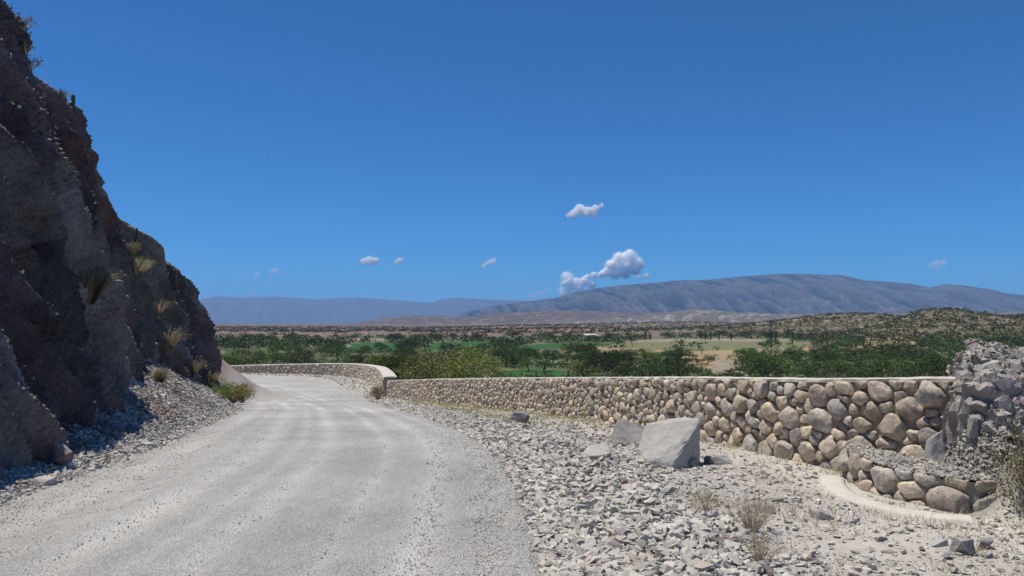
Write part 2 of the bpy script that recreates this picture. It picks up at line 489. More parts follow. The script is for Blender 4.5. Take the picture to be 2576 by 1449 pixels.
def build_ground():
    a1 = np.tan(np.linspace(R(-37), R(37), 720))
    th = np.arctan(a1)
    th = np.concatenate([np.linspace(-PI, R(-37), 60, endpoint=False), th, np.linspace(R(37), PI, 60)[1:]])
    rr = np.concatenate([[0.0], np.geomspace(1.2, 5, 40, endpoint=False), np.geomspace(5, 14, 190, endpoint=False),
                         np.geomspace(14, 90, 230, endpoint=False), np.geomspace(90, 1600, 420, endpoint=False), np.geomspace(1600, 33000, 130)])
    T, RR = np.meshgrid(th, rr)
    x = RR * np.sin(T); y = RR * np.cos(T)
    z = hground(x.ravel(), y.ravel()).reshape(x.shape)
    far = RR > 7000
    z = np.where(far, z - 0.0, z)
    # colour
    c = np.zeros(x.shape + (3,))
    n = fbm(x / 9, y / 9, 81, 4); n2 = fbm(x / 45, y / 45, 82, 4)
    soil = np.array([.15, .14, .085]); scrub = np.array([.07, .095, .036]); pale = np.array([.26, .225, .165])
    w = sstep(-.15, .25, n)[..., None]
    c[:] = scrub * (1 - w) + soil * w
    w2 = sstep(.2, .45, n2)[..., None]
    c = c * (1 - .5 * w2) + pale * .5 * w2
    zz = ground_zones(x, y)
    cols = {1: (.030, .088, .020), 2: (.155, .16, .08), 3: (.30, .225, .13), 4: (.25, .215, .165)}
    band = (RR > 200) & (RR < 1700)
    for k, v in cols.items():
        m = (zz == k) & band
        j = (1 + .4 * fbm(x / 14, y / 7, 90 + k, 4))[..., None]
        c = np.where(m[..., None], np.array(v) * j, c)
    # hills: dry, with pale bare patches
    hill = sstep(VAL + 1.5, VAL + 7, z) * (RR > 450) + sstep(850, 950, RR + 60 * fbm(x / 90, y / 90, 94, 2)) * (z < 900)
    hill = np.clip(hill, 0, 1)
    hn = fbm(x / 9, y / 9, 95, 4)
    hw_ = sstep(.0, .35, hn)[..., None] * (.55 + .45 * sstep(-.1, .3, fbm(x / 60, y / 60, 96, 3)))[..., None]
    brn = sstep(1750, 1350, 1288 + F * x / np.maximum(y, 1.0))[..., None]
    hc = (np.array([.12, .108, .068]) * (1 - brn) + np.array([.145, .10, .08]) * brn) * (1 - hw_) + np.array([.34, .275, .225]) * hw_
    c = c * (1 - hill[..., None]) + hc * hill[..., None]
    fr = sstep(1500, 3000, RR)[..., None]
    hc2 = np.array([.14, .108, .085]) * (1 + .25 * fbm(x / 160, y / 160, 97, 4))[..., None]
    c = c * (1 - fr) + hc2 * fr
    # platform
    nr = (np.abs(x) < 140) & (np.abs(y) < 110)
    X = x[nr]; Y = y[nr]
    rd, _ = polydist(X, Y, RIM)
    lat, _ = polydist(X, Y, ROAD)
    g = np.array([.37, .355, .335]) * (1 + .18 * fbm(X * 2, Y * 2, 101, 4))[:, None]
    sand = np.array([.455, .425, .385])
    ws = (sstep(1.9, .5, rd) * sstep(3, 4.5, Y) + .8 * sstep(1.5, 2.8, X) * sstep(6.9, 5.8, Y + .3 * X - 1)) 
    ws = np.clip(ws * (0.75 + .8 * fbm(X / .8, Y / .8, 102, 3)), 0, 1)[:, None]
    g = g * (1 - ws) + sand * ws
    mm = (sstep(3.5, 3.75, X + .05 * (Y - 7)) * sstep(6.35, 6.6, Y) * (Y < 12) * (Y > 3))[:, None]
    g = g * (1 - mm) + np.array([.26, .255, .25]) * mm
    red = (sstep(.0, .3, fbm(X / 2.2, Y / 2.2, 105, 3) + .22) * (lat > 0) * sstep(2.6, 3.2, np.abs(lat)))[:, None]
    g = g * (1 - .75 * red) + np.array([.21, .15, .13]) * .75 * red
    hp = np.exp(-(((X + 16.2) / 3) ** 2 + ((Y - 39.5) / 4) ** 2))[:, None]
    g = g * (1 - .8 * hp) + np.array([.24, .18, .16]) * (1 + .5 * fbm(X * 1.5, Y * 1.5, 106, 4))[:, None] * .8 * hp
    o = sstep(0, .5, -rd)[:, None]
    slope = np.array([.22, .2, .14])
    g = g * (1 - o) + slope * o
    oo = sstep(14, 28, -rd)[:, None]
    c[nr] = g * (1 - oo) + c[nr] * oo
    ny, nx = x.shape
    idx = np.arange(ny * nx).reshape(ny, nx)
    q = np.stack([idx[:-1, :-1], idx[:-1, 1:], idx[1:, 1:], idx[1:, :-1]], -1).reshape(-1, 4)[:, ::-1]
    # the innermost ring starts from one point: drop its degenerate quads and use triangles
    first = q[:nx - 1]
    q = q[nx - 1:]
    tri = np.stack([np.zeros(nx - 1, int), idx[1, 1:], idx[1, :-1]], -1)
    V = np.stack([x, y, z], -1).reshape(-1, 3)
    o = mesh_obj('ground', V, [tri, q], M_ground, c.reshape(-1, 3), smooth=True)
    tag(o, kind='structure')
    return o

G = build_ground()

# ------------------------------------------------------------------ the gravel road
def build_road():
    P = spline(ROAD[::4], 0.09)
    P = P[P[:, 1] > -25]
    keep = [0]
    for i in range(1, len(P)):      # coarser with distance
        st = 0.09 if 3 < P[i, 1] < 12 else (0.18 if P[i, 1] < 30 else .4)
        if np.linalg.norm(P[i, :2] - P[keep[-1], :2]) >= st: keep.append(i)
    P = P[keep]
    T = np.gradient(P[:, :2], axis=0); T /= np.linalg.norm(T, axis=1)[:, None]
    Nn = np.stack([-T[:, 1], T[:, 0]], 1)            # left
    m = 110
    v = np.linspace(-1, 1, m)
    hw = P[:, 2:3] + .02
    ed = .14 * fbm(P[:, 0] * 1.1, P[:, 1] * 1.1, 7, 3)[:, None]
    lat = v[None] * (hw + ed)
    X = P[:, 0:1] + Nn[:, 0:1] * lat; Y = P[:, 1:2] + Nn[:, 1:2] * lat
    s = np.concatenate([[0], np.cumsum(np.linalg.norm(np.diff(P[:, :2], axis=0), axis=1))])[:, None] + 0 * lat
    Z = zr(Y) + .004 + .012 * (1 - v[None] ** 2)
    wob = .22 * fbm(s / 7, s * 0 + 1.3, 61, 2)
    tr = 0
    for c0, w0, a in ((-1.45, .16, 1.0), (-.85, .10, .8), (-.05, .16, .9), (.35, .08, .6), (.85, .2, 1.0), (1.75, .2, .7), (-1.95, .12, .5), (1.3, .08, .4)):
        tr = tr + a * np.exp(-((lat - c0 - wob) / w0) ** 2)
    tr = np.clip(tr, 0, 1) * (.75 + .5 * fbm(s / 3, lat, 62, 3))
    Z = Z - .014 * tr + .012 * fbm(X * 3, Y * 3, 63, 3) + .004 * noise2(X * 14, Y * 14, 64)
    edge = sstep(.93, 1.0, np.abs(v))[None]
    Z = Z - .035 * edge
    base = np.array([.44, .436, .43]); light = np.array([.61, .605, .595])
    tr = np.clip(tr * 1.1, 0, 1); C = base * (1 - .85 * tr[..., None]) + light * .85 * tr[..., None]
    C = C * (1 + .10 * fbm(lat / .35, s / 5, 65, 4))[..., None] * (1 + .10 * noise2(X * 9, Y * 9, 66))[..., None]
    ny, nx = X.shape
    idx = np.arange(ny * nx).reshape(ny, nx)
    q = np.stack([idx[:-1, :-1], idx[1:, :-1], idx[1:, 1:], idx[:-1, 1:]], -1).reshape(-1, 4)[:, ::-1]
    o = mesh_obj('road', np.stack([X, Y, Z], -1).reshape(-1, 3), [q], M_road, C.reshape(-1, 3), smooth=True)
    return tag(o, kind='structure')
ROADO = build_road()

# ------------------------------------------------------------------ the cliff
def build_cliff():
    P = CLIFF[(CLIFF[:, 1] > -14)]
    keep = [0]
    for i in range(1, len(P)):
        st = .3 if P[i, 1] < 5 else (.07 if P[i, 1] < 16 else (.11 if P[i, 1] < 34 else .35))
        if np.linalg.norm(P[i, :2] - P[keep[-1], :2]) >= st: keep.append(i)
    # resample finely between kept points
    P = P[keep]
    fine = []
    for i in range(len(P) - 1):
        n = 2 if 6 < P[i, 1] < 34 else 1
        for k in range(n): fine.append(P[i] + (P[i + 1] - P[i]) * k / n)
    P = np.array(fine)
    k = np.ones(9) / 9
    Ps = np.stack([np.convolve(np.pad(P[:, j], 4, 'edge'), k, 'valid') for j in (0, 1)], 1)
    P = Ps
    T = np.gradient(P, axis=0)
    for _ in range(3):
        T = np.stack([np.convolve(np.pad(T[:, j], 12, 'edge'), np.ones(25) / 25, 'valid') for j in (0, 1)], 1)
    T /= np.linalg.norm(T, axis=1)[:, None]
    Nn = np.stack([T[:, 1], -T[:, 0]], 1)            # towards the road
    s = np.concatenate([[0], np.cumsum(np.linalg.norm(np.diff(P, axis=0), axis=1))])
    y = P[:, 1]
    zb = zr(y) - .8
    crest = np.interp(y, [-14, 9.5, 11.5, 13.5, 14.6, 16, 18, 20, 21.5, 23, 24.5, 27, 29, 30.5, 33, 38, 60],
                      [6.5, 7.2, 7.6, 8.2, 6.8, 6.0, 6.5, 6.4, 5.9, 4.3, 3.4, 3.5, 3.4, 3.2, 2.8, 2.5, 2.5])
    nv1, nv2 = 300, 120
    t1 = np.linspace(0, 1, nv1)[None]; t2 = np.linspace(0, 1, nv2)[None] ** 1.3
    H1 = (crest - zb)[:, None]
    z1 = zb[:, None] + H1 * t1
    steep = np.radians(np.interp(y, [7, 9, 12], [70, 71, 73.6]))[:, None]
    rise = z1 - zb[:, None]
    # face profile: foot a bit steeper, some bulge
    off1 = rise / np.tan(steep)
    z2 = crest[:, None] + 16 * t2
    off2 = (crest - zb)[:, None] / np.tan(steep) + (16 * t2) / math.tan(R(43))
    Zc = np.concatenate([z1, z2[:, 1:]], 1)
    Off = np.concatenate([off1, off2[:, 1:]], 1)
    Off = Off - .8 / np.tan(steep) - np.interp(y, [8, 11, 15], [.25, 0, -.14])[:, None]
    soil = np.concatenate([np.zeros_like(z1), np.ones_like(z2[:, 1:])], 1)
    U = s[:, None] + 0 * Zc
    Vv = Zc * 1.05
    # bedding: slabs dipping steeply down to the right
    ca, sa = math.cos(R(54)), math.sin(R(54))
    wx = U + .5 * fbm(U / 3, Vv / 3, 11, 3); wy = Vv + .5 * fbm(U / 3, Vv / 3, 12, 3)
    A = wx * ca - wy * sa          # along the bedding
    B = wx * sa + wy * ca          # across
    _, r1, e1 = facet(B / 2.3, A / 6.0, 301, 1.0)
    _, r2, e2 = facet(B / .8 + 9, A / 2.4, 311, 1.3)
    _, r3, e3 = facet(B / .27 + 3, A / .75, 321, 1.4)
    w1 = .13 * fbm(U / 1.1, Vv / 1.1, 16, 3); w2 = .13 * fbm(U / 1.1 + 5, Vv / 1.1, 17, 3)
    big = tri(B / 2.1 + w1 * .4, A / 6.5 + w2 * .4, 302)
    med = tri(B / .9 + w1, A / 3.4 + w2, 312)
    med2 = tri(B / .5 + w2 + 4, A / 1.7 + w1, 314)
    sm = tri(B / .24 + w1 * 2, A / .8 + w2 * 2, 322)
    ti = tri(B / .11 + w2 * 3, A / .3 + w1 * 3, 332)
    saw = (B / 1.55 + .22 * fbm(U / 4, Vv / 4, 14, 2) + .16 * med)
    sid = np.floor(saw)
    saw = saw - np.floor(saw)
    sawd = np.where(saw < .72, -.5 + saw / .72, .5 - (saw - .72) / .28) * (.55 + .9 * np.clip(fbm(U / 3 + 3, Vv / 3, 24, 2) + .3, 0, 1))
    saw2 = (B / .42 + .5 * fbm(U / 1.5, Vv / 1.5, 25, 2)); saw2 = saw2 - np.floor(saw2)
    sawd2 = np.where(saw2 < .7, -.5 + saw2 / .7, .5 - (saw2 - .7) / .3)
    saw3 = (B / .15 + .9 * fbm(U / .7, Vv / .7, 27, 3)); saw3 = saw3 - np.floor(saw3)
    sawd3 = np.where(saw3 < .6, -.5 + saw3 / .6, .5 - (saw3 - .6) / .4) * (1.6 * sstep(-.15, .3, fbm(U / 1.2 + 9, Vv / 1.2, 28, 3)))
    d = .42 * big + .80 * sawd + .40 * med + .24 * med2 + .19 * sm + .08 * ti + .30 * sawd2 + .11 * sawd3 + .25 * fbm(U / 5, Vv / 5, 15, 3)
    crk = np.abs(noise2(B / .9 + w1, A / 3.5, 26)); d = d - .16 * np.exp(-(crk / .035) ** 2)
    d = d * np.interp(y, [8, 10.5], [.6, 1])[:, None]
    dsoil = .35 * fbm(U / 2, Vv / 2, 18, 5) + .06 * ti + .1 * sm + .15 * med
    wsoil = sstep(-.2, 1.2, (Zc - crest[:, None]))
    d = d * (1 - wsoil) + dsoil * wsoil
    # rubble-like foot
    foot = sstep(1.4, .2, Zc - zr(y)[:, None])
    X = P[:, 0:1] + Nn[:, 0:1] * (d - Off); Y = P[:, 1:2] + Nn[:, 1:2] * (d - Off)
    Zz = Zc + .28 * d
    purple = np.array([.118, .10, .122]); grey = np.array([.165, .17, .18]); dark = np.array([.06, .052, .066]); redd = np.array([.24, .145, .115])
    C = purple[None, None] * np.ones(X.shape + (1,))
    w = sstep(.45, .75, r1 + .5 * fbm(U / 2, Vv / 2, 19, 3))[..., None]
    C = C * (1 - w) + grey * w
    w = sstep(.6, .9, r2)[..., None] * .6
    C = C * (1 - w) + dark * w
    w = (sstep(.08, .35, fbm(U / 3.2 + 7, Vv / 3.2, 20, 4)) * .38)[..., None]
    C = C * (1 - w) + redd * .8 * w
    w = np.clip(wsoil + foot * .25 * (r2 > .5), 0, 1)[..., None] * .85
    C = C * (1 - w) + redd * w * (1 + .4 * fbm(U, Vv, 22, 4))[..., None]
    C = C * (.85 + .3 * r3)[..., None]
    band = 1 + .32 * noise2(B / .14, A / 1.1, 801) + .2 * noise2(B / .05, A / .35, 802) + .3 * np.clip(noise2(B / .5, A / 4, 803), -.5, 1)
    tone = .72 + .62 * _h(sid.astype(np.int64), np.floor(A / 9 + .7 * _h(sid.astype(np.int64), sid.astype(np.int64), 5)).astype(np.int64), 77)
    C = C * (np.clip(band, .35, 1.9) * tone)[..., None]
    ny, nx = X.shape
    idx = np.arange(ny * nx).reshape(ny, nx)
    q = np.stack([idx[:-1, :-1], idx[1:, :-1], idx[1:, 1:], idx[:-1, 1:]], -1).reshape(-1, 4)
    o = mesh_obj('cliff', np.stack([X, Y, Zz], -1).reshape(-1, 3), [q], M_cliff, C.reshape(-1, 3), smooth=False)
    return tag(o, kind='structure')
CL = build_cliff()
bpy.context.view_layer.update()
DG = bpy.context.evaluated_depsgraph_get()

def ray(px, row):
    """first surface met from the road through a point of a 2576x1449 picture"""
    d = Vector(((px - 1288) / F, 1.0, -(row - 724.5) / F))
    d = Matrix.Rotation(PITCH, 3, 'X') @ d
    ok, loc, nor, fi, ob, mt = S.ray_cast(DG, cam.location, d.normalized())
    return (Vector(loc), Vector(nor)) if ok else (None, None)

def gz(x, y):
    return float(hground(np.array([x]), np.array([y]))[0])

# ------------------------------------------------------------------ mountains (each range its own distance and depth)
def build_range(name, Dc, D0, D1, prof, spur, amp, colf, nx=760, nt=110, px0=100, px1=3000, seed=0, shear=.5, sharp=.8):
    p = np.asarray(prof, float)
    px = np.linspace(px0, px1, nx)
    row = np.interp(px, p[:, 0], p[:, 1])
    row = row + (.9 * fbm(px / 16, px * 0 + seed, seed + 5, 4)) * (row < HR - 4)
    Hc = EYE + (HR - row) / F * Dc
    t = np.concatenate([np.linspace(0, 1, nt), np.linspace(1, 1.6, 14)[1:]])
    D = D0 + (Dc - D0) * np.minimum(t, 1) + (D1 - Dc) * np.clip((t - 1) / .6, 0, 1)
    PX, T = np.meshgrid(px, t)
    DD = D[:, None] + 0 * PX
    X = (PX - 1288) / F * DD
    u = (X + shear * DD) / spur; v = DD / (spur * 9)
    rg = ridged(u + .3 * fbm(u * .7, v, seed + 1, 3), v, seed + 2, 5, .58)
    env = np.where(T < 1, T ** sharp, 1 - (T - 1) ** 1.5 * 2)
    w = np.sin(PI * np.clip(T, 0, 1)) ** .7
    base = -40.0
    Z = base + (Hc[None] - base) * np.clip(np.minimum(env + amp * (.45 + 1.1 * np.clip(.5 + 1.3 * fbm(X / (spur * 7), DD / (spur * 9), seed + 9, 2), 0, 1)) * (rg - .45) * w, np.maximum(.985 * DD / Dc, 0)), 0, 1)
    Z = np.where(T > 1, base + (Hc[None] - base) * np.clip(env, 0, 1), Z)
    C = colf(X, DD, Z, T, rg)
    idx = np.arange(X.size).reshape(X.shape)
    q = np.stack([idx[:-1, :-1], idx[:-1, 1:], idx[1:, 1:], idx[1:, :-1]], -1).reshape(-1, 4)
    o = mesh_obj(name, np.stack([X, DD, Z], -1).reshape(-1, 3), [q], M_mount, C.reshape(-1, 3), smooth=True)
    return tag(o, kind='structure')

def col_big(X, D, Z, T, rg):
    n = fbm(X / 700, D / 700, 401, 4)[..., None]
    c = np.array([.045, .045, .045]) * (1 + .3 * n) * (1 + 3.0 * (np.clip(rg, 0, 1)[..., None] - .5))  # gully shading put into the colour, with darker plant cover in the gullies
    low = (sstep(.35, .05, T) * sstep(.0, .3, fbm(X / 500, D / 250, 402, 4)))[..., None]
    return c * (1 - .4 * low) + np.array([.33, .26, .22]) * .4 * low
def col_far(X, D, Z, T, rg):
    return np.array([.08, .075, .07]) * (1 + .3 * fbm(X / 1500, D / 1500, 403, 3))[..., None]
def col_foot(X, D, Z, T, rg):
    n = sstep(.0, .35, fbm(X / 160, D / 160, 404, 4))[..., None]
    return np.array([.095, .072, .060]) * (1 - .35 * n) + np.array([.36, .27, .22]) * .35 * n
def col_bad(X, D, Z, T, rg):
    n = sstep(.05, .4, fbm(X / 90, D / 120, 405, 4) + .35 * (rg - .4))[..., None]
    c = np.array([.12, .105, .09]) * (1 - n) + np.array([.26, .235, .205]) * n
    return c
build_range('far_mountains', 30000, 23000, 32500, [(-400, 775), (300, 762), (490, 755), (545, 744), (600, 747), (700, 745), (800, 752), (880, 747), (925, 749), (1000, 754), (1060, 759), (1085, 761),
            (1110, 752), (1150, 748), (1220, 752), (1300, 755), (1400, 760), (1600, 770), (3000, 790)], 800, .12, col_far, px0=-300, seed=21, shear=.2)
build_range('mountain', 15500, 11000, 19000, [(900, 818), (1050, 815), (1140, 797), (1180, 782), (1260, 765), (1400, 748), (1440, 735), (1500, 724), (1560, 716), (1640, 710), (1700, 704), (1780, 702),
            (1860, 694), (1940, 688), (2000, 686), (2060, 688), (2120, 690), (2180, 704), (2230, 706), (2290, 712), (2340, 722), (2380, 713), (2420, 716), (2500, 727), (2530, 737),
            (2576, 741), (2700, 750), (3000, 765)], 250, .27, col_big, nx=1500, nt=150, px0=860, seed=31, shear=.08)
build_range('foothills', 7200, 5200, 8800, [(600, 829), (780, 822), (860, 818), (920, 808), (980, 798), (1040, 793), (1100, 794), (1150, 797), (1200, 795), (1250, 786), (1320, 784), (1420, 780),
            (1500, 782), (1600, 786), (1750, 784), (2000, 790), (2300, 786), (2576, 784), (3000, 790)], 120, .2, col_foot, px0=560, seed=41, shear=.4)
build_range('badlands', 5100, 4300, 5700, [(1000, 826), (1300, 816), (1450, 806), (1560, 800), (1650, 790), (1700, 783), (1750, 777), (1790, 779), (1850, 786), (1900, 785), (1960, 792), (2050, 788),
            (2200, 792), (2400, 797), (2576, 799), (3000, 802)], 105, .42, col_bad, nx=1100, px0=980, seed=51, shear=.1)

# ------------------------------------------------------------------ haze: one box of even air round everything
bm = bmesh.new()
bmesh.ops.create_cube(bm, size=1.0)
hm = bpy.data.meshes.new('haze'); bm.to_mesh(hm); bm.free()
haze = bpy.data.objects.new('haze', hm)
haze.scale = (68000, 68000, 1290); haze.location = (0, 0, 565)
COL.objects.link(haze)
mh = bpy.data.materials.new('haze'); mh.use_nodes = True
nt = mh.node_tree
nt.nodes.remove(nt.nodes['Principled BSDF'])
pv = N(nt, 'ShaderNodeVolumePrincipled')
pv.inputs['Color'].default_value = (0.28, 0.545, 1.0, 1)
pv.inputs['Density'].default_value = 3.9e-5
pv.inputs['Anisotropy'].default_value = 0.0
nt.links.new(pv.outputs[0], nt.nodes['Material Output'].inputs['Volume'])
hm.materials.append(mh)
tag(haze, kind='stuff')

# ------------------------------------------------------------------ walls of cobbles
def path_frame(path):
    d = np.gradient(path[:, :2], axis=0); d /= np.linalg.norm(d, axis=1)[:, None]
    s = np.concatenate([[0], np.cumsum(np.linalg.norm(np.diff(path[:, :2], axis=0), axis=1))])
    return s, np.stack([-d[:, 1], d[:, 0]], 1)

def ico(sub):
    bm = bmesh.new(); bmesh.ops.create_icosphere(bm, subdivisions=sub, radius=1)
    V = np.array([v.co[:] for v in bm.verts]); Fc = np.array([[v.index for v in f.verts] for f in bm.faces]); bm.free()
    return V, Fc
ICO = {k: ico(k) for k in (1, 2, 3, 4)}

STONE_COL = 1.18 * np.array([1.0, .985, .97]) * np.array([(.46, .405, .33), (.44, .385, .32), (.42, .375, .32), (.39, .36, .325), (.37, .355, .33), (.34, .335, .315), (.45, .385, .32), (.39, .35, .31), (.42, .365, .325), (.31, .30, .30), (.47, .42, .355)])

def stone_sites(L, hfun, rfun, rg):
    """random close packing of stones of several sizes on the unrolled wall face"""
    pts = []; grid = {}
    cell = .25
    def near(x, y):
        i, j = int(x // cell), int(y // cell)
        for a in range(i - 2, i + 3):
            for b in range(j - 2, j + 3):
                for q in grid.get((a, b), ()): yield q
    for pas in range(4):
        n = int(L * (26, 90, 340, 900)[pas])
        xs = rg.uniform(0, L, n); hs = rg.uniform(0, 1, n); us = rg.uniform(0, 1, n)
        for k in range(n):
            x = xs[k]; H = hfun(x); y = hs[k] * H
            lo, hi = rfun(x)
            r = hi * (1, .72, .52, .36)[pas] * (.88 + .24 * us[k])
            if r < lo * .8: r = lo * .8
            if y < r * .5 or y > H - r * .55: continue
            ok = True
            for (qx, qy, qr) in near(x, y):
                dx = (qx - x) / 1.18; dy = (qy - y) * 1.08
                if dx * dx + dy * dy < ((qr + r) * .93) ** 2: ok = False; break
            if ok:
                pts.append((x, y, r)); grid.setdefault((int(x // cell), int(y // cell)), []).append((x, y, r))
    return np.array(pts)

def cobble_wall(name, label, path, hfun_z, bfun_z, rfun, side, thick, cam_lod, seed, cap=.05, cap_over=.03, group=None, ax=1.22, cap_mat=None):
    rg = np.random.default_rng(seed)
    s, nl = path_frame(path)
    nl = nl * side
    L = s[-1]
    P = lambda q: np.stack([np.interp(q, s, path[:, 0]), np.interp(q, s, path[:, 1])], -1)
    NRM = lambda q: (lambda v: v / np.linalg.norm(v, axis=-1, keepdims=True))(np.stack([np.interp(q, s, nl[:, 0]), np.interp(q, s, nl[:, 1])], -1))
    zb = lambda q: bfun_z(P(q))
    zt = lambda q: hfun_z(P(q))
    qs = np.linspace(0, L, 400)
    Hs = (zt(qs) - zb(qs)); Hf = lambda x: float(np.interp(x, qs, Hs))
    sites = stone_sites(L / ax, lambda x: Hf(x * ax), lambda x: rfun(x * ax), rg)
    root = empty(name, (*P(np.array([0.0]))[0], float(zb(np.array([0.0]))[0])))
    tag(root, label, 'wall', group)
    bpy.context.view_layer.update()
    off = -np.array(root.location)
    acc = Acc()
    th = np.linspace(-PI, PI, 48, endpoint=False)
    hs = sites[:, 1]
    order = np.argsort(sites[:, 0]); sites = sites[order]
    X = sites[:, 0]
    for i in range(len(sites)):
        x, y, r = sites[i]
        a, b = np.searchsorted(X, [x - .75, x + .75])
        nb = sites[a:b]
        dx = nb[:, 0] - x; dy = nb[:, 1] - y
        dd = np.hypot(dx, dy); m = (dd > 1e-6) & (dd < .75)
        dx, dy, dd, rr = dx[m], dy[m], dd[m], nb[m, 2]
        dist = (dd * dd + r * r - rr * rr) / (2 * dd)
        dist = np.maximum(dist, r * .35)
        cs = np.maximum((np.cos(th)[:, None] * dx[None] + np.sin(th)[:, None] * dy[None]) / dd[None], 0)
        inv = cs / dist[None]
        H = Hf(x * ax)
        up = np.maximum(np.sin(th), 0) / max(H - y + .0, .02); dn = np.maximum(-np.sin(th), 0) / max(y + .03, .03)
        inv = np.concatenate([inv, up[:, None], dn[:, None], np.full((48, 1), 1 / (r * 1.55))], 1)
        pw = rg.uniform(5, 9)
        rad = (inv ** pw).sum(1) ** (-1 / pw) * rg.uniform(.97, 1.03)
        rad = np.minimum(rad, r * 1.6)
        yc = P(np.array([x * ax]))[0][1]
        sub = 4 if (cam_lod and yc < 11) else (3 if yc < 18 else (2 if yc < 42 else 2))
        BV, BF = ICO[sub]
        BV = BV.copy()
        for _k in range(7):
            nn_ = rg.normal(size=3); nn_[2] = abs(nn_[2]); nn_ /= np.linalg.norm(nn_)
            BV = BV - nn_ * (np.maximum(BV @ nn_ - rg.uniform(.66, .95), 0) * .85)[:, None]
        ang = np.arctan2(BV[:, 1], BV[:, 0]); rho = np.hypot(BV[:, 0], BV[:, 1])
        rth = np.interp(ang, np.append(th, PI), np.append(rad, rad[0]))
        ph = rg.uniform(0, 6.28, 6); k = rg.uniform(1.2, 3.4, (6, 3)) * rg.choice([-1, 1], (6, 3))
        lump = 1 + sum(.028 * np.sin(BV @ k[j] + ph[j]) for j in range(6))
        if sub >= 3:
            lump = lump + .06 * noise2(BV[:, 0] * 2.5 + i, BV[:, 1] * 2.5 + BV[:, 2] * 2, seed) + .022 * noise2(BV[:, 0] * 9 + i, BV[:, 1] * 9 + BV[:, 2] * 5, seed)
        u = rth * rho ** .72 * np.cos(ang) * lump; v = rth * rho ** .72 * np.sin(ang) * lump
        dep = np.clip(rad.mean() * rg.uniform(.55, .8), .03, .15)
        w = np.sign(BV[:, 2]) * np.abs(BV[:, 2]) ** .8 * dep * lump
        w = w + rg.uniform(-.2, .2) * u + rg.uniform(-.15, .2) * v
        q = np.clip((x + u) * ax, 0, L)
        xy = P(q); nn = NRM(q)
        zz = np.interp(q, qs, zb(qs)) + (y + v)
        w0 = thick / 2 - .02 + rg.uniform(-.02, .02)
        pos = np.stack([xy[:, 0] + nn[:, 0] * (w0 + w), xy[:, 1] + nn[:, 1] * (w0 + w), zz], -1)
        c = STONE_COL[rg.integers(len(STONE_COL))] * rg.uniform(.85, 1.15)
        acc.add(pos + off, BF if side > 0 else BF[:, ::-1], c)
    acc.build('stone_facing', M_stone, True, root)
    # mortar core
    def ribbon(prof, mat, nm, rough, seedk):
        qq = np.arange(0, L, .07 if L < 40 else .15)
        qq = np.append(qq, L)
        xy = P(qq); nn = NRM(qq); b0 = np.interp(qq, qs, zb(qs)); t0 = np.interp(qq, qs, zt(qs))
        rows = []
        for j, (o_, zf, zo) in enumerate(prof):
            jit = rough * fbm(qq * 2.4 + j * 9, qq * 0 + j, seedk, 4)
            jz = rough * .5 * fbm(qq * 4 + j * 5, qq * 0 + j + 40, seedk + 1, 3)
            rows.append(np.stack([xy[:, 0] + nn[:, 0] * (o_ + jit), xy[:, 1] + nn[:, 1] * (o_ + jit), b0 + (t0 - b0) * zf + zo + jz], -1))
        V = np.stack(rows, 1)          # (n, k, 3)
        n, k = V.shape[:2]
        idx = np.arange(n * k).reshape(n, k)
        q = []
        for j in range(k):
            j2 = (j + 1) % k
            q.append(np.stack([idx[:-1, j], idx[1:, j], idx[1:, j2], idx[:-1, j2]], -1))
        q = np.concatenate(q)
        if side < 0: q = q[:, ::-1]
        ac = Acc(); ac.add(V.reshape(-1, 3) + off, q)
        for e in (0, n - 1):           # end caps as fans
            cen = V[e].mean(0)
            fv = np.vstack([V[e], cen]); 
            ff = np.array([[j, (j + 1) % k, k] for j in range(k)])
            ac.add(fv + off, ff if (e > 0) == (side > 0) else ff[:, ::-1])
        return ac.build(nm, mat, False, root)
    h = thick / 2
    ribbon([(h - .032, -.3, 0), (-h, -.3, 0), (-h, 1, -.03), (h - .032, 1, -.03)], M_dirt if not cap else M_mortar, 'mortar_core', .012, seed + 3)
    if cap:
        ribbon([(h + cap_over, 1, -.022), (-h - .04, 1, -.03), (-h - .05, 1, cap * .6), (-h * .4, 1, cap), (h * .5, 1, cap), (h + cap_over * .8, 1, cap * .55)], cap_mat or M_cement, 'coping', .035, seed + 5)
    return root

TOPY = [6.0, 6.75, 7.5, 9, 12, 17, 23.5, 31, 39, 60]; TOPZ = [1.13, 1.10, 1.07, .95, .765, .42, -.04, -.60, -1.24, -2]
cobble_wall('cobble_wall', 'long cobblestone wall with pale cement top running beside the gravel verge', WALL_A,
            lambda p: np.interp(p[..., 1], TOPY, TOPZ), lambda p: zr(p[..., 1]) - .02,
            lambda x: (.040, .126) if x < 4.5 else ((.038, .106) if x < 10 else (.036, .088)), 1, .42, True, 11, cap=.022, cap_over=.0)
cobble_wall('cobble_wall', 'curved cobblestone wall closing the far side of the road bend', WALL_B,
            lambda p: np.where(p[..., 0] > -12.4, np.interp(p[..., 1], [39, 46, 53.5, 60.5], [-1.10, -1.17, -1.33, -1.52]), np.interp(-p[..., 0], [12.3, 17, 25, 60], [-1.52, -1.72, -2.0, -2.1])),
            lambda p: zr(p[..., 1]) - .05, lambda x: (.07, .13), 1, .6, False, 12)
cobble_wall('low_stone_wall', 'low curved wall of large cobbles holding back the shale terrace', LOWWALL,
            lambda p: .285 + .05 * sstep(7.2, 8.4, p[..., 1]), lambda p: p[..., 1] * 0 - .03,
            lambda x: (.05, .125), -1, .22, True, 13, cap=0)

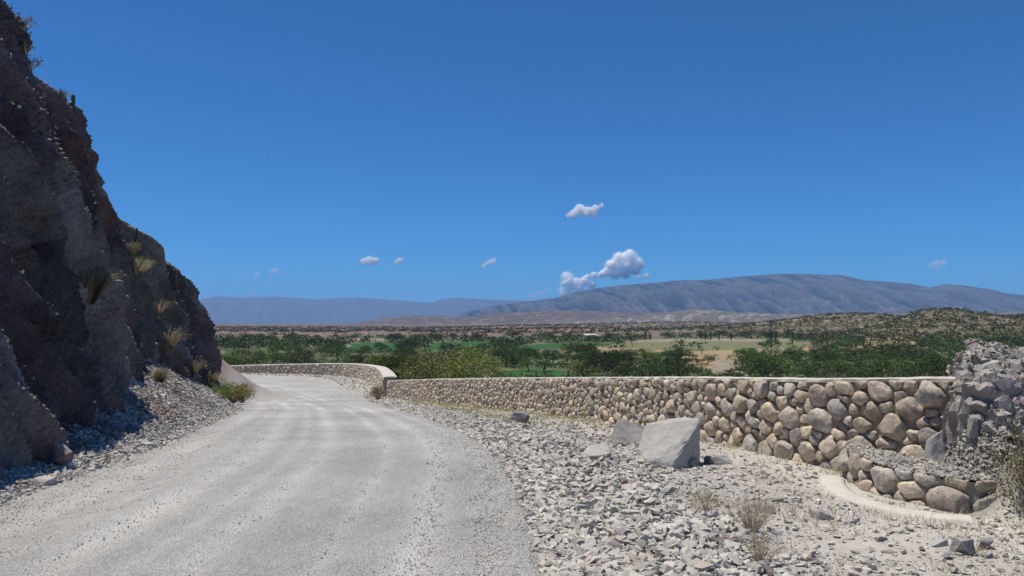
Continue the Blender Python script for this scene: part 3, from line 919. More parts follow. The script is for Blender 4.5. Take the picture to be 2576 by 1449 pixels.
# concrete strip in front of the low wall
def strip():
    P = spline([(3.30, 8.1), (3.13, 7.6), (3.10, 7.12), (3.24, 6.74), (3.46, 6.47), (3.72, 6.36)], .04)
    s, nl = path_frame(P)
    wv = .12 + .03 * fbm(s * 1.5, s * 0, 77, 3)
    n = len(P); rows = []
    for a, z in ((-1, -.05), (-1, .022), (-.6, .034), (0, .038), (.6, .034), (1, .022), (1, -.05)):
        xy = P[:, :2] + nl * (a * wv * (1 + .12 * fbm(s * 4, s * 0 + a, 78, 3)))[:, None]
        rows.append(np.stack([xy[:, 0], xy[:, 1], hground(xy[:, 0], xy[:, 1]) * 0 + z + .004 * noise2(s * 9, s * 0 + a, 79)], -1))
    V = np.stack(rows, 1); k = 7
    idx = np.arange(n * k).reshape(n, k)
    q = np.concatenate([np.stack([idx[:-1, j], idx[:-1, j + 1], idx[1:, j + 1], idx[1:, j]], -1) for j in range(k - 1)])
    o = mesh_obj('concrete_kerb', V.reshape(-1, 3), [q[:, ::-1]], M_cement, np.ones((n * k, 3)), True)
    return tag(o, 'pale curved concrete strip in the dust beside the low cobble wall', 'kerb')
strip()

# ------------------------------------------------------------------ shale: rock templates and scatter
def hull(pts):
    bm = bmesh.new()
    for p in pts: bm.verts.new(p)
    r = bmesh.ops.convex_hull(bm, input=bm.verts)
    bmesh.ops.delete(bm, geom=[v for v in bm.verts if not v.link_faces], context='VERTS')
    bmesh.ops.triangulate(bm, faces=bm.faces)
    bmesh.ops.recalc_face_normals(bm, faces=bm.faces)
    bm.verts.index_update()
    V = np.array([v.co[:] for v in bm.verts]); Fc = np.array([[v.index for v in f.verts] for f in bm.faces]); bm.free()
    return V, Fc
TPL = []
for k in range(22):
    n = random.randint(9, 13)
    p = rng.normal(size=(n, 3)); p /= np.linalg.norm(p, axis=1)[:, None]
    p *= rng.uniform(.75, 1.0, (n, 1))
    p[:, 2] = np.clip(p[:, 2], -.55, .55) * 1.5          # flat faces above and below
    TPL.append(hull(p))

def rotmats(yaw, tx, ty):
    cz, sz = np.cos(yaw), np.sin(yaw); cx, sx = np.cos(tx), np.sin(tx); cy, sy = np.cos(ty), np.sin(ty)
    Z = np.zeros_like(yaw); O = np.ones_like(yaw)
    Rz = np.stack([cz, -sz, Z, sz, cz, Z, Z, Z, O], -1).reshape(-1, 3, 3)
    Rx = np.stack([O, Z, Z, Z, cx, -sx, Z, sx, cx], -1).reshape(-1, 3, 3)
    Ry = np.stack([cy, Z, sy, Z, O, Z, -sy, Z, cy], -1).reshape(-1, 3, 3)
    return Rx @ Ry @ Rz

def chip_cols(n, warm=0.0):
    base = np.array([(.40, .385, .355), (.36, .35, .325), (.45, .43, .395), (.33, .32, .305), (.27, .24, .25), (.38, .30, .27), (.20, .18, .19)])
    p = np.array([.30, .26, .20, .11, .06, .05, .02])
    red = np.array([(.20, .145, .13), (.25, .185, .16), (.17, .13, .12), (.28, .24, .22)])
    c = base[rng.choice(len(base), n, p=p)]
    w = rng.random(n) < warm
    c = np.where(np.asarray(w)[:, None], red[rng.integers(0, 4, n)], c) * 1.12
    c = c * .7 + np.array([.44, .43, .405]) * .3 * (1 - .55 * np.asarray(w)[:, None])
    return c * rng.uniform(.88, 1.12, (n, 1))

def scatter(acc, x, y, z, size, col, flat=(.22, .5), tilt=.35, sink=.25):
    n = len(x)
    t = rng.integers(0, len(TPL), n)
    sc = np.stack([size * rng.uniform(.7, 1.25, n), size * rng.uniform(.5, .95, n), size * rng.uniform(flat[0], flat[1], n)], -1) * .6
    Rm = rotmats(rng.uniform(0, 6.28, n), rng.normal(0, tilt, n), rng.normal(0, tilt, n))
    for k in range(len(TPL)):
        m = np.where(t == k)[0]
        if not len(m): continue
        V, Fc = TPL[k]
        P = V[None] * sc[m][:, None, :]
        P = np.einsum('nij,nkj->nki', Rm[m], P)
        P[:, :, 0] += x[m][:, None]; P[:, :, 1] += y[m][:, None]
        P[:, :, 2] += (z[m] + sc[m][:, 2] * (1 - 2 * sink))[:, None]
        nv = len(V)
        FF = (Fc[None] + (np.arange(len(m)) * nv)[:, None, None]).reshape(-1, 3)
        acc.add(P.reshape(-1, 3), FF, np.repeat(col[m], nv, 0))

def road_xy(x, y):
    lat, s = polydist(x, y, ROAD)
    hw = np.interp(y, ROAD[:, 1], ROAD[:, 2])
    return lat, hw

def surf(x, y):
    lat, hw = road_xy(x, y)
    return np.where(np.abs(lat) < hw - .05, zr(y) + .012, hground(x, y))

# right verge
def verge_points(n, y0, y1, maxe, falloff):
    u = rng.random(n); y = y0 * (y1 / y0) ** u if y0 > 0 else y0 + (y1 - y0) * u
    e = np.abs(rng.exponential(falloff, n)) - .10
    e = np.where(rng.random(n) < .35, rng.uniform(-.1, maxe, n), e)
    ci = np.searchsorted(ROAD[:, 1], y).clip(1, len(ROAD) - 1)
    xr = np.interp(y, ROAD[:200, 1], ROAD[:200, 0]) + np.interp(y, ROAD[:200, 1], ROAD[:200, 2])
    x = xr + e
    rd, _ = polydist(x, y, RIM)
    lw, _ = polydist(x, y, LOWWALL)
    thin = fbm(x / .8, y / .9, 905, 3)
    k = (e < maxe) & (rd > .28) & ((e < 1.3) | (rng.random(n) < np.clip(.85 + 2.2 * thin, .2, 1))) & ~((np.abs(lw) < .2) & (x > 3)) & (x < 8)
    return x[k], y[k], e[k]
acc = Acc()
x, y, e = verge_points(31000, 3.4, 11, 5.5, .85)
sz = .018 + .080 * rng.random(len(x)) ** 3.2 * np.clip(1.25 - e * .12, .5, 1.2)
pil = np.exp(-((e - .8) / .55) ** 2)
scatter(acc, x, y, hground(x, y) + .05 * rng.random(len(x)) * pil, sz * (1 + .35 * pil), chip_cols(len(x), .05))
x, y, e = verge_points(15000, 11, 24, 5, .6)
scatter(acc, x, y, hground(x, y) + .03 * rng.random(len(x)), .026 + .09 * rng.random(len(x)) ** 2.6, chip_cols(len(x), .04))
x, y, e = verge_points(5000, 24, 44, 4, .6)
scatter(acc, x, y, hground(x, y), .06 + .12 * rng.random(len(x)) ** 2, chip_cols(len(x), .03))
# grit between the chips
x, y, e = verge_points(26000, 3.4, 13, 5.5, 1.0)
scatter(acc, x, y, hground(x, y), rng.uniform(.008, .024, len(x)), chip_cols(len(x), .06))
# far verge below the bend wall
n = 2600
t = rng.random(n) ** 1.0
idx = (t * (len(WALL_B) - 40)).astype(int)
sB, nB = path_frame(WALL_B)
w = rng.uniform(.4, 2.6, n)
x = WALL_B[idx, 0] + nB[idx, 0] * w; y = WALL_B[idx, 1] + nB[idx, 1] * w
scatter(acc, x, y, hground(x, y), .08 + .14 * rng.random(n) ** 2, chip_cols(n, .03))
o = acc.build('shale_rubble', M_chip)
tag(o, 'loose grey shale chips heaped along the right edge of the gravel road', 'rubble', kind='stuff')

# left talus
acc = Acc()
n = 46000
u = rng.random(n); y = 5.5 * (46 / 5.5) ** u
xl = np.interp(y, ROAD[:200, 1], ROAD[:200, 0]) - np.interp(y, ROAD[:200, 1], ROAD[:200, 2])
e = rng.exponential(.9, n) - .3
x = xl - e
cd, _ = polydist(x, y, CLIFF)
k = (cd < .9)
x, y, e = x[k], y[k], e[k]
warm = sstep(-.05, .3, fbm(x / 1.6, y / 1.6, 130, 3) + .2) * (e > .3) * sstep(24, 15, y)
cols = np.where((rng.random(len(x)) < warm * .85)[:, None], chip_cols(len(x), 1.0), chip_cols(len(x), .12) * .92)
sc_ = .016 + .07 * rng.random(len(x)) ** 3.2 + .0015 * y
scatter(acc, x, y, hground(x, y) + .02, sc_, cols, tilt=.5)
n = 3400
x = rng.uniform(-21, -11.6, n); y = rng.uniform(34, 46, n)
lat_, hw_r = road_xy(x, y); kk_ = lat_ > hw_r + .1; x, y = x[kk_], y[kk_]; n = len(x)
scatter(acc, x, y, hground(x, y), .06 + .22 * rng.random(n) ** 2.5, np.where((rng.random(n) < .5)[:, None], chip_cols(n, .9), chip_cols(n, .1)), tilt=.5)
o = acc.build('scree', M_chip)
tag(o, 'grey and reddish scree piled between the cliff foot and the road', 'rubble', kind='stuff')

# gravel on the road
acc = Acc()
n = 90000
y = 3.2 * (15 / 3.2) ** rng.random(n)
v = rng.uniform(-1, 1, n)
v = np.where(rng.random(n) < .45, np.sign(v) * np.abs(v) ** .35, v)
xc = np.interp(y, ROAD[:200, 1], ROAD[:200, 0]); hw = np.interp(y, ROAD[:200, 1], ROAD[:200, 2])
x = xc + v * hw
tr = np.zeros(n)
for c0, w0 in ((-1.35, .25), (-.05, .22), (.75, .28), (1.75, .22)):
    tr = np.maximum(tr, np.exp(-(((xc - x) * 1.0 - c0) / w0) ** 2))
k = (rng.random(n) > tr * .75) & (rng.random(n) < np.clip(1.7 - y / 9, .12, 1))
x, y = x[k], y[k]
scatter(acc, x, y, zr(y) + .004, .006 + .016 * rng.random(len(x)) ** 3 + .0003 * y, np.clip(chip_cols(len(x), .02) * 1.15, .24, .56), flat=(.4, .8))
o = acc.build('road_gravel', M_chip)
tag(o, 'fine loose gravel strewn between the wheel tracks of the road', 'gravel', kind='stuff')

# the craggy shale mound itself
def mound_mesh():
    gx = np.concatenate([np.arange(3.72, 5.6, .022), np.arange(5.6, 8.2, .06)]); gy = np.arange(6.05, 10.2, .024)
    X, Y = np.meshgrid(gx, gy); sh = X.shape
    Z = hground(X.ravel(), Y.ravel()).reshape(sh)
    h = Z - zr(Y)
    w1 = .4 * fbm(X / .5, Y / .5, 641, 3)
    lay = (Z * 1.1 + .75 * X - .25 * Y) / .17 + 1.6 * w1; lay = lay - np.floor(lay)
    d = .10 * tri(X / .34 + w1, Y / .26 + Z, 642) + .07 * tri(X / .11 + Z * 3, Y / .08 + w1, 643) + .028 * tri(X / .045, Y / .04 + Z * 9, 644) + .12 * (np.where(lay < .75, lay / .75, (1 - lay) / .25) - .4)
    on = sstep(.46, .75, h) * sstep(3.72, 3.9, X) * sstep(6.05, 6.2, Y)
    gzz = np.gradient(Z, gy, axis=0); gxx = np.gradient(Z, gx, axis=1)
    on = on * sstep(8.15, 7.4, X) * sstep(10.15, 9.5, Y)
    nn = np.sqrt(1 + gxx ** 2 + gzz ** 2)
    D_ = (d + .05) * on
    P = np.stack([X - gxx / nn * D_, Y - gzz / nn * D_, Z + 1 / nn * D_ - .03 * (1 - on)], -1)
    r = facet(X / .3 + Z * 2, Y / .25 + Z, 650)[1]
    C = np.array([.30, .297, .295]) * (.72 + .5 * r)[..., None]
    pu = (sstep(.7, .8, facet(X / .4 + 3, Y / .4 + Z * 2, 655)[1]))[..., None]
    C = C * (1 - .5 * pu) + np.array([.28, .25, .25]) * .5 * pu
    C = C * (1 + .3 * noise2(X * 20 + Z * 40, Y * 20, 656))[..., None]
    idx = np.arange(X.size).reshape(sh)
    q = np.stack([idx[:-1, :-1], idx[:-1, 1:], idx[1:, 1:], idx[1:, :-1]], -1).reshape(-1, 4)
    keep = on.ravel()[q].max(1) > .02
    return tag(mesh_obj('hill', P.reshape(-1, 3), [q[keep]], M_boulder, C.reshape(-1, 3), False), kind='structure')
MO = mound_mesh()

# pale rock chips added on the cliff ledges to stand in for sunlit flecks
me_ = CL.data; nV = len(me_.vertices)
co = np.empty(nV * 3, np.float32); me_.vertices.foreach_get('co', co); co = co.reshape(-1, 3)
no = np.empty(nV * 3, np.float32); me_.vertices.foreach_get('normal', no); no = no.reshape(-1, 3)
cand = np.where((no[:, 2] > .52) & (co[:, 1] > 5) & (co[:, 1] < 33) & (co[:, 2] < 12))[0]
cand = rng.choice(cand, min(24000, len(cand)), replace=False)
P_ = co[cand] + rng.normal(0, .015, (len(cand), 3))
acc = Acc()
scatter(acc, P_[:, 0], P_[:, 1], P_[:, 2], .02 + .07 * rng.random(len(cand)) ** 2.5, np.where((rng.random(len(cand)) < .5)[:, None], chip_cols(len(cand), .25), chip_cols(len(cand), .1) * .8), tilt=.6)
tag(acc.build('ledge_flecks', M_chip), 'pale rock flakes added as sunlit flecks on the ledges of the shaded cliff', 'rubble', kind='stuff')

# shale on the mound and the terrace
acc = Acc()
n = 52000
x = rng.uniform(3.42, 5.3, n); y = rng.uniform(6.25, 8.3, n)
lw, ls = polydist(x, y, LOWWALL); rd, _ = polydist(x, y, WALL_A)
k = (lw > -.085) & (ls > .15) & ((rd > .28) | (x > 4.25))
x, y = x[k], y[k]
sl = np.hypot(hground(x + .05, y) - hground(x - .05, y), hground(x, y + .05) - hground(x, y - .05)) / .1
k = rng.random(len(x)) < np.clip(2.1 - sl * .6, .6, 1); x, y = x[k], y[k]
lw2 = polydist(x, y, LOWWALL)[0]; zt_ = .285 + .05 * sstep(7.2, 8.4, y)
scatter(acc, x, y, np.maximum(hground(x, y) + .05 * sstep(.3, .6, hground(x, y)), np.where(np.abs(lw2) < .11, zt_ - .005, -9)), .016 + .06 * rng.random(len(x)) ** 3, chip_cols(len(x), .06) * .85, tilt=.6)
me_ = MO.data; nV = len(me_.vertices)
co = np.empty(nV * 3, np.float32); me_.vertices.foreach_get('co', co); co = co.reshape(-1, 3)
no = np.empty(nV * 3, np.float32); me_.vertices.foreach_get('normal', no); no = no.reshape(-1, 3)
cand = np.where((no[:, 2] > .35) & (co[:, 2] > .42) & (co[:, 1] < 8.6) & (co[:, 0] < 5.4))[0]
cand = rng.choice(cand, min(9000, len(cand)), replace=False)
P_ = co[cand] + rng.normal(0, .01, (len(cand), 3))
scatter(acc, P_[:, 0], P_[:, 1], P_[:, 2], .014 + .07 * rng.random(len(cand)) ** 2.6, chip_cols(len(cand), .06) * .85, flat=(.15, .4), tilt=.6)
o = acc.build('shale_rubble', M_chip)
tag(o, 'grey shale flakes covering the mound and terrace behind the low wall', 'rubble', kind='stuff')

# ------------------------------------------------------------------ boulders and single rocks
def rough_hull(pts, cuts=3, amp=.02, seed=0):
    V, Fc = hull(pts)
    bm = bmesh.new()
    vs = [bm.verts.new(v) for v in V]
    for f in Fc: bm.faces.new([vs[i] for i in f])
    bmesh.ops.dissolve_limit(bm, angle_limit=R(4), verts=bm.verts, edges=bm.edges)
    bmesh.ops.bevel(bm, geom=list(bm.edges), offset=amp * .9, segments=1, affect='EDGES', clamp_overlap=True)
    bmesh.ops.triangulate(bm, faces=bm.faces)
    bmesh.ops.subdivide_edges(bm, edges=bm.edges, cuts=cuts, use_grid_fill=True)
    bmesh.ops.triangulate(bm, faces=bm.faces)
    bm.normal_update()
    V = np.array([v.co[:] for v in bm.verts]); Nv = np.array([v.normal[:] for v in bm.verts])
    Fc = np.array([[v.index for v in f.verts] for f in bm.faces]); 
    bm.free()
    k = 1.0 / (amp * 9)
    a = V @ np.array([.8, .5, .3]) * k; b = V @ np.array([-.3, .6, .75]) * k
    d = facet(a * .7, b * 1.5, seed + 700, 1.0)[0] * .8 + fbm(a * 2, b * 2, seed + 701, 3) * .7
    V = V + Nv * (d * amp)[:, None]
    return V, Fc

def rock_points(w, d, h, rg, n=16, boxy=.6):
    p = rg.normal(size=(n, 3)); p /= np.linalg.norm(p, axis=1)[:, None]
    p = np.sign(p) * np.abs(p) ** boxy
    p *= rg.uniform(.8, 1, (n, 1))
    return p * np.array([w / 2, d / 2, h / 2]) + np.array([0, 0, h * .42])

def place_rock(name, label, px, row, pts, col, seed, cuts=3, amp=.02, cat='rock', group=None, zoff=-.02, D=None, rz=0):
    if D is None:
        loc, _n = ray(px, row)
        x, y = loc.x, loc.y
        z = gz(x, y) if abs(loc.z - gz(x, y)) < .4 else loc.z
    else:
        x, y = px2xy(px, D), D; z = gz(x, y)
    V, Fc = rough_hull(pts, cuts, amp, seed)
    c = np.array(col) * (1 + .12 * fbm(V[:, 0] * 6, V[:, 2] * 6 + V[:, 1] * 4, seed, 3))[:, None]
    o = mesh_obj(name, V, [Fc], M_boulder, c, False)
    o.location = (x, y, z + zoff); o.rotation_euler.z = rz
    return tag(o, label, cat, group)

big = [(-.34, -.10, .12), (-.38, .04, .24), (-.28, -.16, 0), (-.06, -.26, 0), (-.03, -.24, .10), (.33, .04, .0), (-.22, .36, 0), (.28, .40, 0), (-.27, .22, .50),
       (-.12, .34, .54), (.22, .36, .60), (.36, .12, .60), (.37, .24, .40), (-.20, -.20, .13), (.30, .04, .5), (.14, -.08, .34)]
big = [(a_, b_, c_ * .90) for a_, b_, c_ in big]
place_rock('boulder', 'largest pale grey slab boulder leaning up beside the cobble wall', 1690, 1172, big, (.40, .395, .385), 1, 4, .013, 'boulder')
p2 = [(-.24, 0, .05), (-.2, -.15, 0), (.05, -.2, 0), (.25, -.05, 0), (.22, .15, .05), (-.1, .2, 0), (-.10, .05, .36), (-.16, .0, .30), (.0, .02, .30), (.16, -.02, .18), (.24, .02, .12), (.12, -.15, .05)]
p2 = [(a_ * 1.35, b_ * 1.3, c_ * 1.02) for a_, b_, c_ in p2]
place_rock('boulder', 'dark grey pointed boulder standing left of the biggest slab', 1588, 1112, p2, (.27, .265, .27), 2, 4, .013, 'boulder')
p3 = [(-.17, -.1, .0), (.15, -.12, 0), (.17, .12, 0), (-.15, .12, 0), (-.17, -.02, .12), (-.08, .08, .20), (.12, .10, .22), (.16, -.05, .15), (-.05, -.12, .11), (.1, -.12, .12)]
place_rock('rock', 'blocky pale rock with a dark underside left of the big slab', 1500, 1163, p3, (.42, .41, .395), 3, 4, .010)
place_rock('rock', 'dark purple pitted rock lying on the verge before the wall', 1305, 1066, rock_points(.46, .34, .30, np.random.default_rng(4), 20, .6), (.13, .12, .15), 4, 4, .02)
place_rock('rock', 'wide low grey rock against the right side of the biggest slab', 1812, 1166, rock_points(.42, .3, .18, np.random.default_rng(5), 16, .7), (.30, .29, .285), 5, 4, .012)
place_rock('rock', 'small upright dark rock between the big slab and the low grey rock', 1745, 1176, rock_points(.16, .12, .15, np.random.default_rng(6), 12, .7), (.26, .255, .26), 6, 3, .01)
place_rock('rock', 'squared rock with a flat pale top in front of the concrete strip', 2072, 1302, rock_points(.26, .18, .14, np.random.default_rng(7), 14, .45), (.37, .36, .35), 7, 4, .008)
place_rock('rock', 'pinkish wedge of rock on the sand at the low wall end', 1985, 1183, rock_points(.12, .1, .09, np.random.default_rng(8), 10, .8), (.28, .22, .22), 8, 3, .007)
place_rock('rock', 'grey block in the middle of the three rocks near the lower right corner', 2425, 1392, rock_points(.24, .18, .16, np.random.default_rng(9), 14, .5), (.27, .26, .265), 9, 4, .008)
place_rock('rock', 'dark square rock on the right of the three rocks near the lower right corner', 2478, 1378, rock_points(.12, .1, .11, np.random.default_rng(10), 12, .45), (.19, .17, .18), 10, 3, .006)
place_rock('rock', 'flat pale rock on the left of the three rocks near the lower right corner', 2362, 1372, rock_points(.17, .13, .08, np.random.default_rng(11), 12, .7), (.38, .37, .37), 11, 3, .006)
place_rock('rock', 'rounded whitish rock behind the dry twigs at the bottom', 1838, 1385, rock_points(.17, .13, .10, np.random.default_rng(12), 18, .85), (.46, .45, .43), 12, 3, .006)
place_rock('rock', 'dark triangular rock at the left end of the sandy hollow', 1698, 1320, rock_points(.10, .08, .09, np.random.default_rng(13), 9, .9), (.18, .16, .18), 13, 3, .005)
place_rock('rock', 'flat grey rock with pink edge on the rubble at the bottom', 1665, 1418, rock_points(.15, .13, .07, np.random.default_rng(14), 12, .7), (.36, .34, .36), 14, 3, .006)
place_rock('rock', 'long dark flat slate lying in front of the big slab', 1740, 1218, rock_points(.24, .14, .05, np.random.default_rng(15), 12, .8), (.23, .225, .23), 15, 3, .006)
place_rock('rock', 'grey rock with a shaded front beside the twiggy bush', 1925, 1290, rock_points(.2, .15, .11, np.random.default_rng(16), 12, .7), (.33, .32, .32), 16, 3, .007)
place_rock('rock', 'tilted grey stone left of the squared flat topped rock', 1790, 1303, rock_points(.15, .12, .1, np.random.default_rng(17), 11, .7), (.31, .3, .305), 17, 3, .007)
place_rock('rock', 'bright whitish slab at the foot of the reddish scree', 375, 1128, rock_points(.26, .2, .13, np.random.default_rng(18), 12, .5), (.50, .485, .46), 18, 3, .008)
place_rock('rock', 'pale flat rock half buried at the cliff foot', 165, 1132, rock_points(.34, .25, .12, np.random.default_rng(19), 12, .6), (.40, .38, .37), 19, 3, .008)
place_rock('rock', 'brown lump of rock above the scree at the cliff foot', 150, 1102, rock_points(.36, .3, .34, np.random.default_rng(20), 16, .8), (.22, .16, .15), 20, 3, .012)
place_rock('rock', 'pale blocky stone at the left edge of the road', 110, 1222, rock_points(.26, .2, .15, np.random.default_rng(21), 12, .6), (.42, .39, .37), 21, 3, .008)
place_rock('rock', 'grey broken rock on the rubble between the blocky rock and the road', 1400, 1105, rock_points(.15, .12, .10, np.random.default_rng(22), 11, .6), (.36, .35, .34), 22, 3, .007)
place_rock('rock', 'small grey wedge right behind the blocky pale rock', 1440, 1118, rock_points(.13, .1, .12, np.random.default_rng(23), 9, .7), (.31, .30, .30), 23, 3, .007)
place_rock('rock', 'rounded grey stone beneath the front of the biggest slab', 1655, 1196, rock_points(.16, .12, .09, np.random.default_rng(24), 14, .8), (.35, .34, .33), 24, 3, .006)
place_rock('rock', 'thin pale slab leaning on rubble right of the squared flat topped rock', 2140, 1318, rock_points(.16, .12, .07, np.random.default_rng(25), 10, .6), (.38, .36, .355), 25, 3, .006)
place_rock('rock', 'low grey rock with a pointed left end left of the squared rock', 1960, 1262, rock_points(.22, .12, .08, np.random.default_rng(26), 9, .7), (.33, .32, .32), 26, 3, .006)
# slabs of the mound at the right
def slab(w, t, h, lean, rg):
    p = []
    for _ in range(9):
        p.append((rg.uniform(-w / 2, w / 2), rg.choice([-t / 2, t / 2]) * rg.uniform(.7, 1), rg.uniform(-.1, h)))
    p += [(-w * .42, 0, h * .8), (w * .38, t * .3, h * .9), (-w / 2, -t / 2, 0), (w / 2, -t / 2, 0), (w / 2, t / 2, 0), (-w / 2, t / 2, 0), (w * .1, 0, h)]
    return [(a + c * lean, b, c) for a, b, c in p]
for k, (px, D, z, w, t, h, lean, col, rz, lab) in enumerate([
        (2352, 7.3, .30, .26, .14, .40, .06, (.36, .36, .36), .25, 'tall pale upright slab at the left end of the shale mound'),
        (2378, 7.30, .50, .13, .08, .42, .05, (.14, .115, .15), -.3, 'dark purple upright slab wedged beside the pale one'),
        (2425, 7.30, .80, .20, .15, .32, .05, (.33, .325, .33), .7, 'grey block where the cobble wall meets the shale mound'),
        (2492, 7.35, 1.2, .26, .20, .24, .04, (.38, .38, .37), .5, 'pale boulder perched on top of the shale mound'),
        (2535, 7.2, 1.1, .16, .06, .24, .5, (.24, .20, .23), .9, 'leaning purple slate sticking out near the mound top'),
        (2470, 6.95, .70, .2, .07, .26, .4, (.30, .295, .30), .4, 'grey slate standing in the middle of the mound'),
        (2530, 6.85, .60, .22, .07, .26, .3, (.34, .29, .29), -.4, 'pinkish grey slab low on the mound'),
        (2440, 6.95, .45, .18, .08, .22, -.2, (.29, .29, .29), 1.1, 'short grey slab at the foot of the mound'),
        (2562, 7.3, 1.15, .16, .06, .24, .6, (.27, .26, .27), -.6, 'grey slate tilted at the right edge of the mound top')]):
    pts = slab(w, t, h, lean, np.random.default_rng(40 + k))
    V, Fc = rough_hull(pts, 3, .012, 40 + k)
    o = mesh_obj('shale_slab', V, [Fc], M_boulder, np.array(col) * np.ones((len(V), 3)), False)
    x = px2xy(px, D)
    o.location = (x, D, gz(x, D) - (.08 if k in (0, 3) else .12)); o.rotation_euler.z = rz
    tag(o, lab, 'slab')

# the larger loose rocks, each one its own object
LR = []
for k in range(14):
    g = np.random.default_rng(300 + k)
    V, Fc = rough_hull(rock_points(1, g.uniform(.6, .9), g.uniform(.3, .6), g, 13, .65), 2, .035, 300 + k)
    c0 = chip_cols(1, .1)[0]
    LR.append(mesh_obj('loose_rock', V, [Fc], M_boulder, c0 * (1 + .1 * fbm(V[:, 0] * 3, V[:, 1] * 3, 300 + k, 2))[:, None], False))
used = [False] * len(LR)
def loose(x, y, z, s, label, group):
    k = random.randrange(len(LR))
    o = LR[k] if not used[k] else LR[k].copy()
    if used[k]: COL.objects.link(o)
    used[k] = True
    o.location = (x, y, z - .01)
    o.scale = (s, s * random.uniform(.8, 1.1), s * random.uniform(.7, 1.1))
    o.rotation_euler = (random.uniform(-.35, .35), random.uniform(-.35, .35), random.uniform(0, 6.28))
    dr = math.hypot(x, y)
    siz = 'small' if s < .10 else ('larger' if s > .15 else 'middling')
    ppx = 1288 + F * x / max(y, .1)
    where = label[1]
    for lim, ph in label[2]:
        if ppx < lim: where = where + ' ' + ph; break
    tag(o, '%s %s %s' % (siz, label[0][k % 2], where), 'rock', group)
def many(n, sampler, size, label, group):
    c = 0
    while c < n:
        x, y = sampler()
        rd = polydist(np.array([x]), np.array([y]), RIM)[0][0]
        if rd < .45: continue
        loose(x, y, gz(x, y), size() , label, group); c += 1
def s_right(y0, y1, e0, e1):
    def f():
        y = y0 * (y1 / y0) ** random.random()
        xr = float(np.interp(y, ROAD[:200, 1], ROAD[:200, 0]) + np.interp(y, ROAD[:200, 1], ROAD[:200, 2]))
        return xr + random.uniform(e0, e1), y
    return f
def s_left(y0, y1, e0, e1):
    def f():
        y = y0 * (y1 / y0) ** random.random()
        xl = float(np.interp(y, ROAD[:200, 1], ROAD[:200, 0]) - np.interp(y, ROAD[:200, 1], ROAD[:200, 2]))
        return xl - random.uniform(e0, e1), y
    return f
sm = lambda a, b: (lambda: a + (b - a) * random.random() ** 2)
GA, GB = ('angular grey shale rock', 'flat grey shale rock'), ('pale angular stone', 'pale flat stone')
many(85, s_right(4.2, 8, .1, 1.7), sm(.07, .17), (GA, 'in the roadside heap', [(1400, 'at its road edge'), (1480, 'below the blocky pale rock'), (1560, 'left of the lower right sand'), (1650, 'beside the dark triangular rock'), (9999, 'in front of the biggest slab')]), 'loose rocks in the near roadside heap')
many(45, s_right(4.3, 7.2, 1.8, 3.6), sm(.06, .15), (GA, 'on the pale sand', [(1750, 'near the leafless shrub'), (1950, 'right of the leafless shrub'), (2150, 'below the squared rock'), (2350, 'below the concrete strip'), (9999, 'near the lower right corner')]), 'loose rocks on the sandy ground')
many(40, s_right(8, 17, .1, 1.9), sm(.09, .22), (GA, 'on the middle verge', [(1150, 'close to the road'), (1250, 'left of the dark pitted rock'), (1350, 'around the dark pitted rock'), (1450, 'right of the dark pitted rock'), (9999, 'near the blocky pale rock')]), 'loose rocks on the middle verge')
many(20, s_right(17, 34, .1, 1.2), sm(.1, .25), (GA, 'on the far verge below the wall', [(1080, 'nearest the wall bend'), (1140, 'halfway to the bend'), (9999, 'before the grassy strip')]), 'loose rocks on the far verge')
many(50, s_left(7, 15, .0, .7), sm(.09, .24), (GB, 'along the left road edge', [(130, 'at the picture edge'), (250, 'near the blocky stone'), (380, 'near the whitish slab'), (480, 'right of the whitish slab'), (9999, 'below the grey scree')]), 'loose rocks along the left road edge')
many(30, s_left(15, 32, .0, .9), sm(.12, .3), (GB, 'at the far left road edge', [(500, 'under the scree'), (560, 'below the grass clumps'), (9999, 'beside the yellowish bush')]), 'loose rocks along the far left edge')

# ------------------------------------------------------------------ plants
def tube(acc, pts, rad, k=6, col=(1, 1, 1)):
    pts = np.asarray(pts, float); n = len(pts)
    T = np.gradient(pts, axis=0); T /= (np.linalg.norm(T, axis=1)[:, None] + 1e-9)
    ref = np.array([.31, .95, .02]); A = np.cross(T, ref); A /= (np.linalg.norm(A, axis=1)[:, None] + 1e-9); B = np.cross(T, A)
    a = np.linspace(0, 2 * PI, k, endpoint=False)
    rad = np.broadcast_to(rad, (n,))
    V = pts[:, None] + rad[:, None, None] * (np.cos(a)[None, :, None] * A[:, None] + np.sin(a)[None, :, None] * B[:, None])
    idx = np.arange(n * k).reshape(n, k); nx = np.roll(idx, -1, 1)
    q = np.stack([idx[:-1], nx[:-1], nx[1:], idx[1:]], -1).reshape(-1, 4)
    acc.add(V.reshape(-1, 3), q, col)

def leaves(acc, cen, size, col, rg, vary=.25, flat=0.0, asp=.55):
    n = len(cen)
    a = rg.normal(size=(n, 3)); a[:, 2] *= (1 - flat); a /= np.linalg.norm(a, axis=1)[:, None] + 1e-9
    b = rg.normal(size=(n, 3)); b[:, 2] *= (1 - flat); b -= (a * b).sum(1)[:, None] * a; b /= np.linalg.norm(b, axis=1)[:, None] + 1e-9
    s = (np.asarray(size) * rg.uniform(.6, 1.3, n))[:, None] * .5
    V = np.stack([cen - a * s, cen - b * s * asp, cen + a * s, cen + b * s * asp], 1).reshape(-1, 3)
    c = np.repeat(np.asarray(col) * rg.uniform(1 - vary, 1 + vary, (n, 1)), 4, 0)
    acc.add(V, np.arange(n * 4).reshape(n, 4), c)

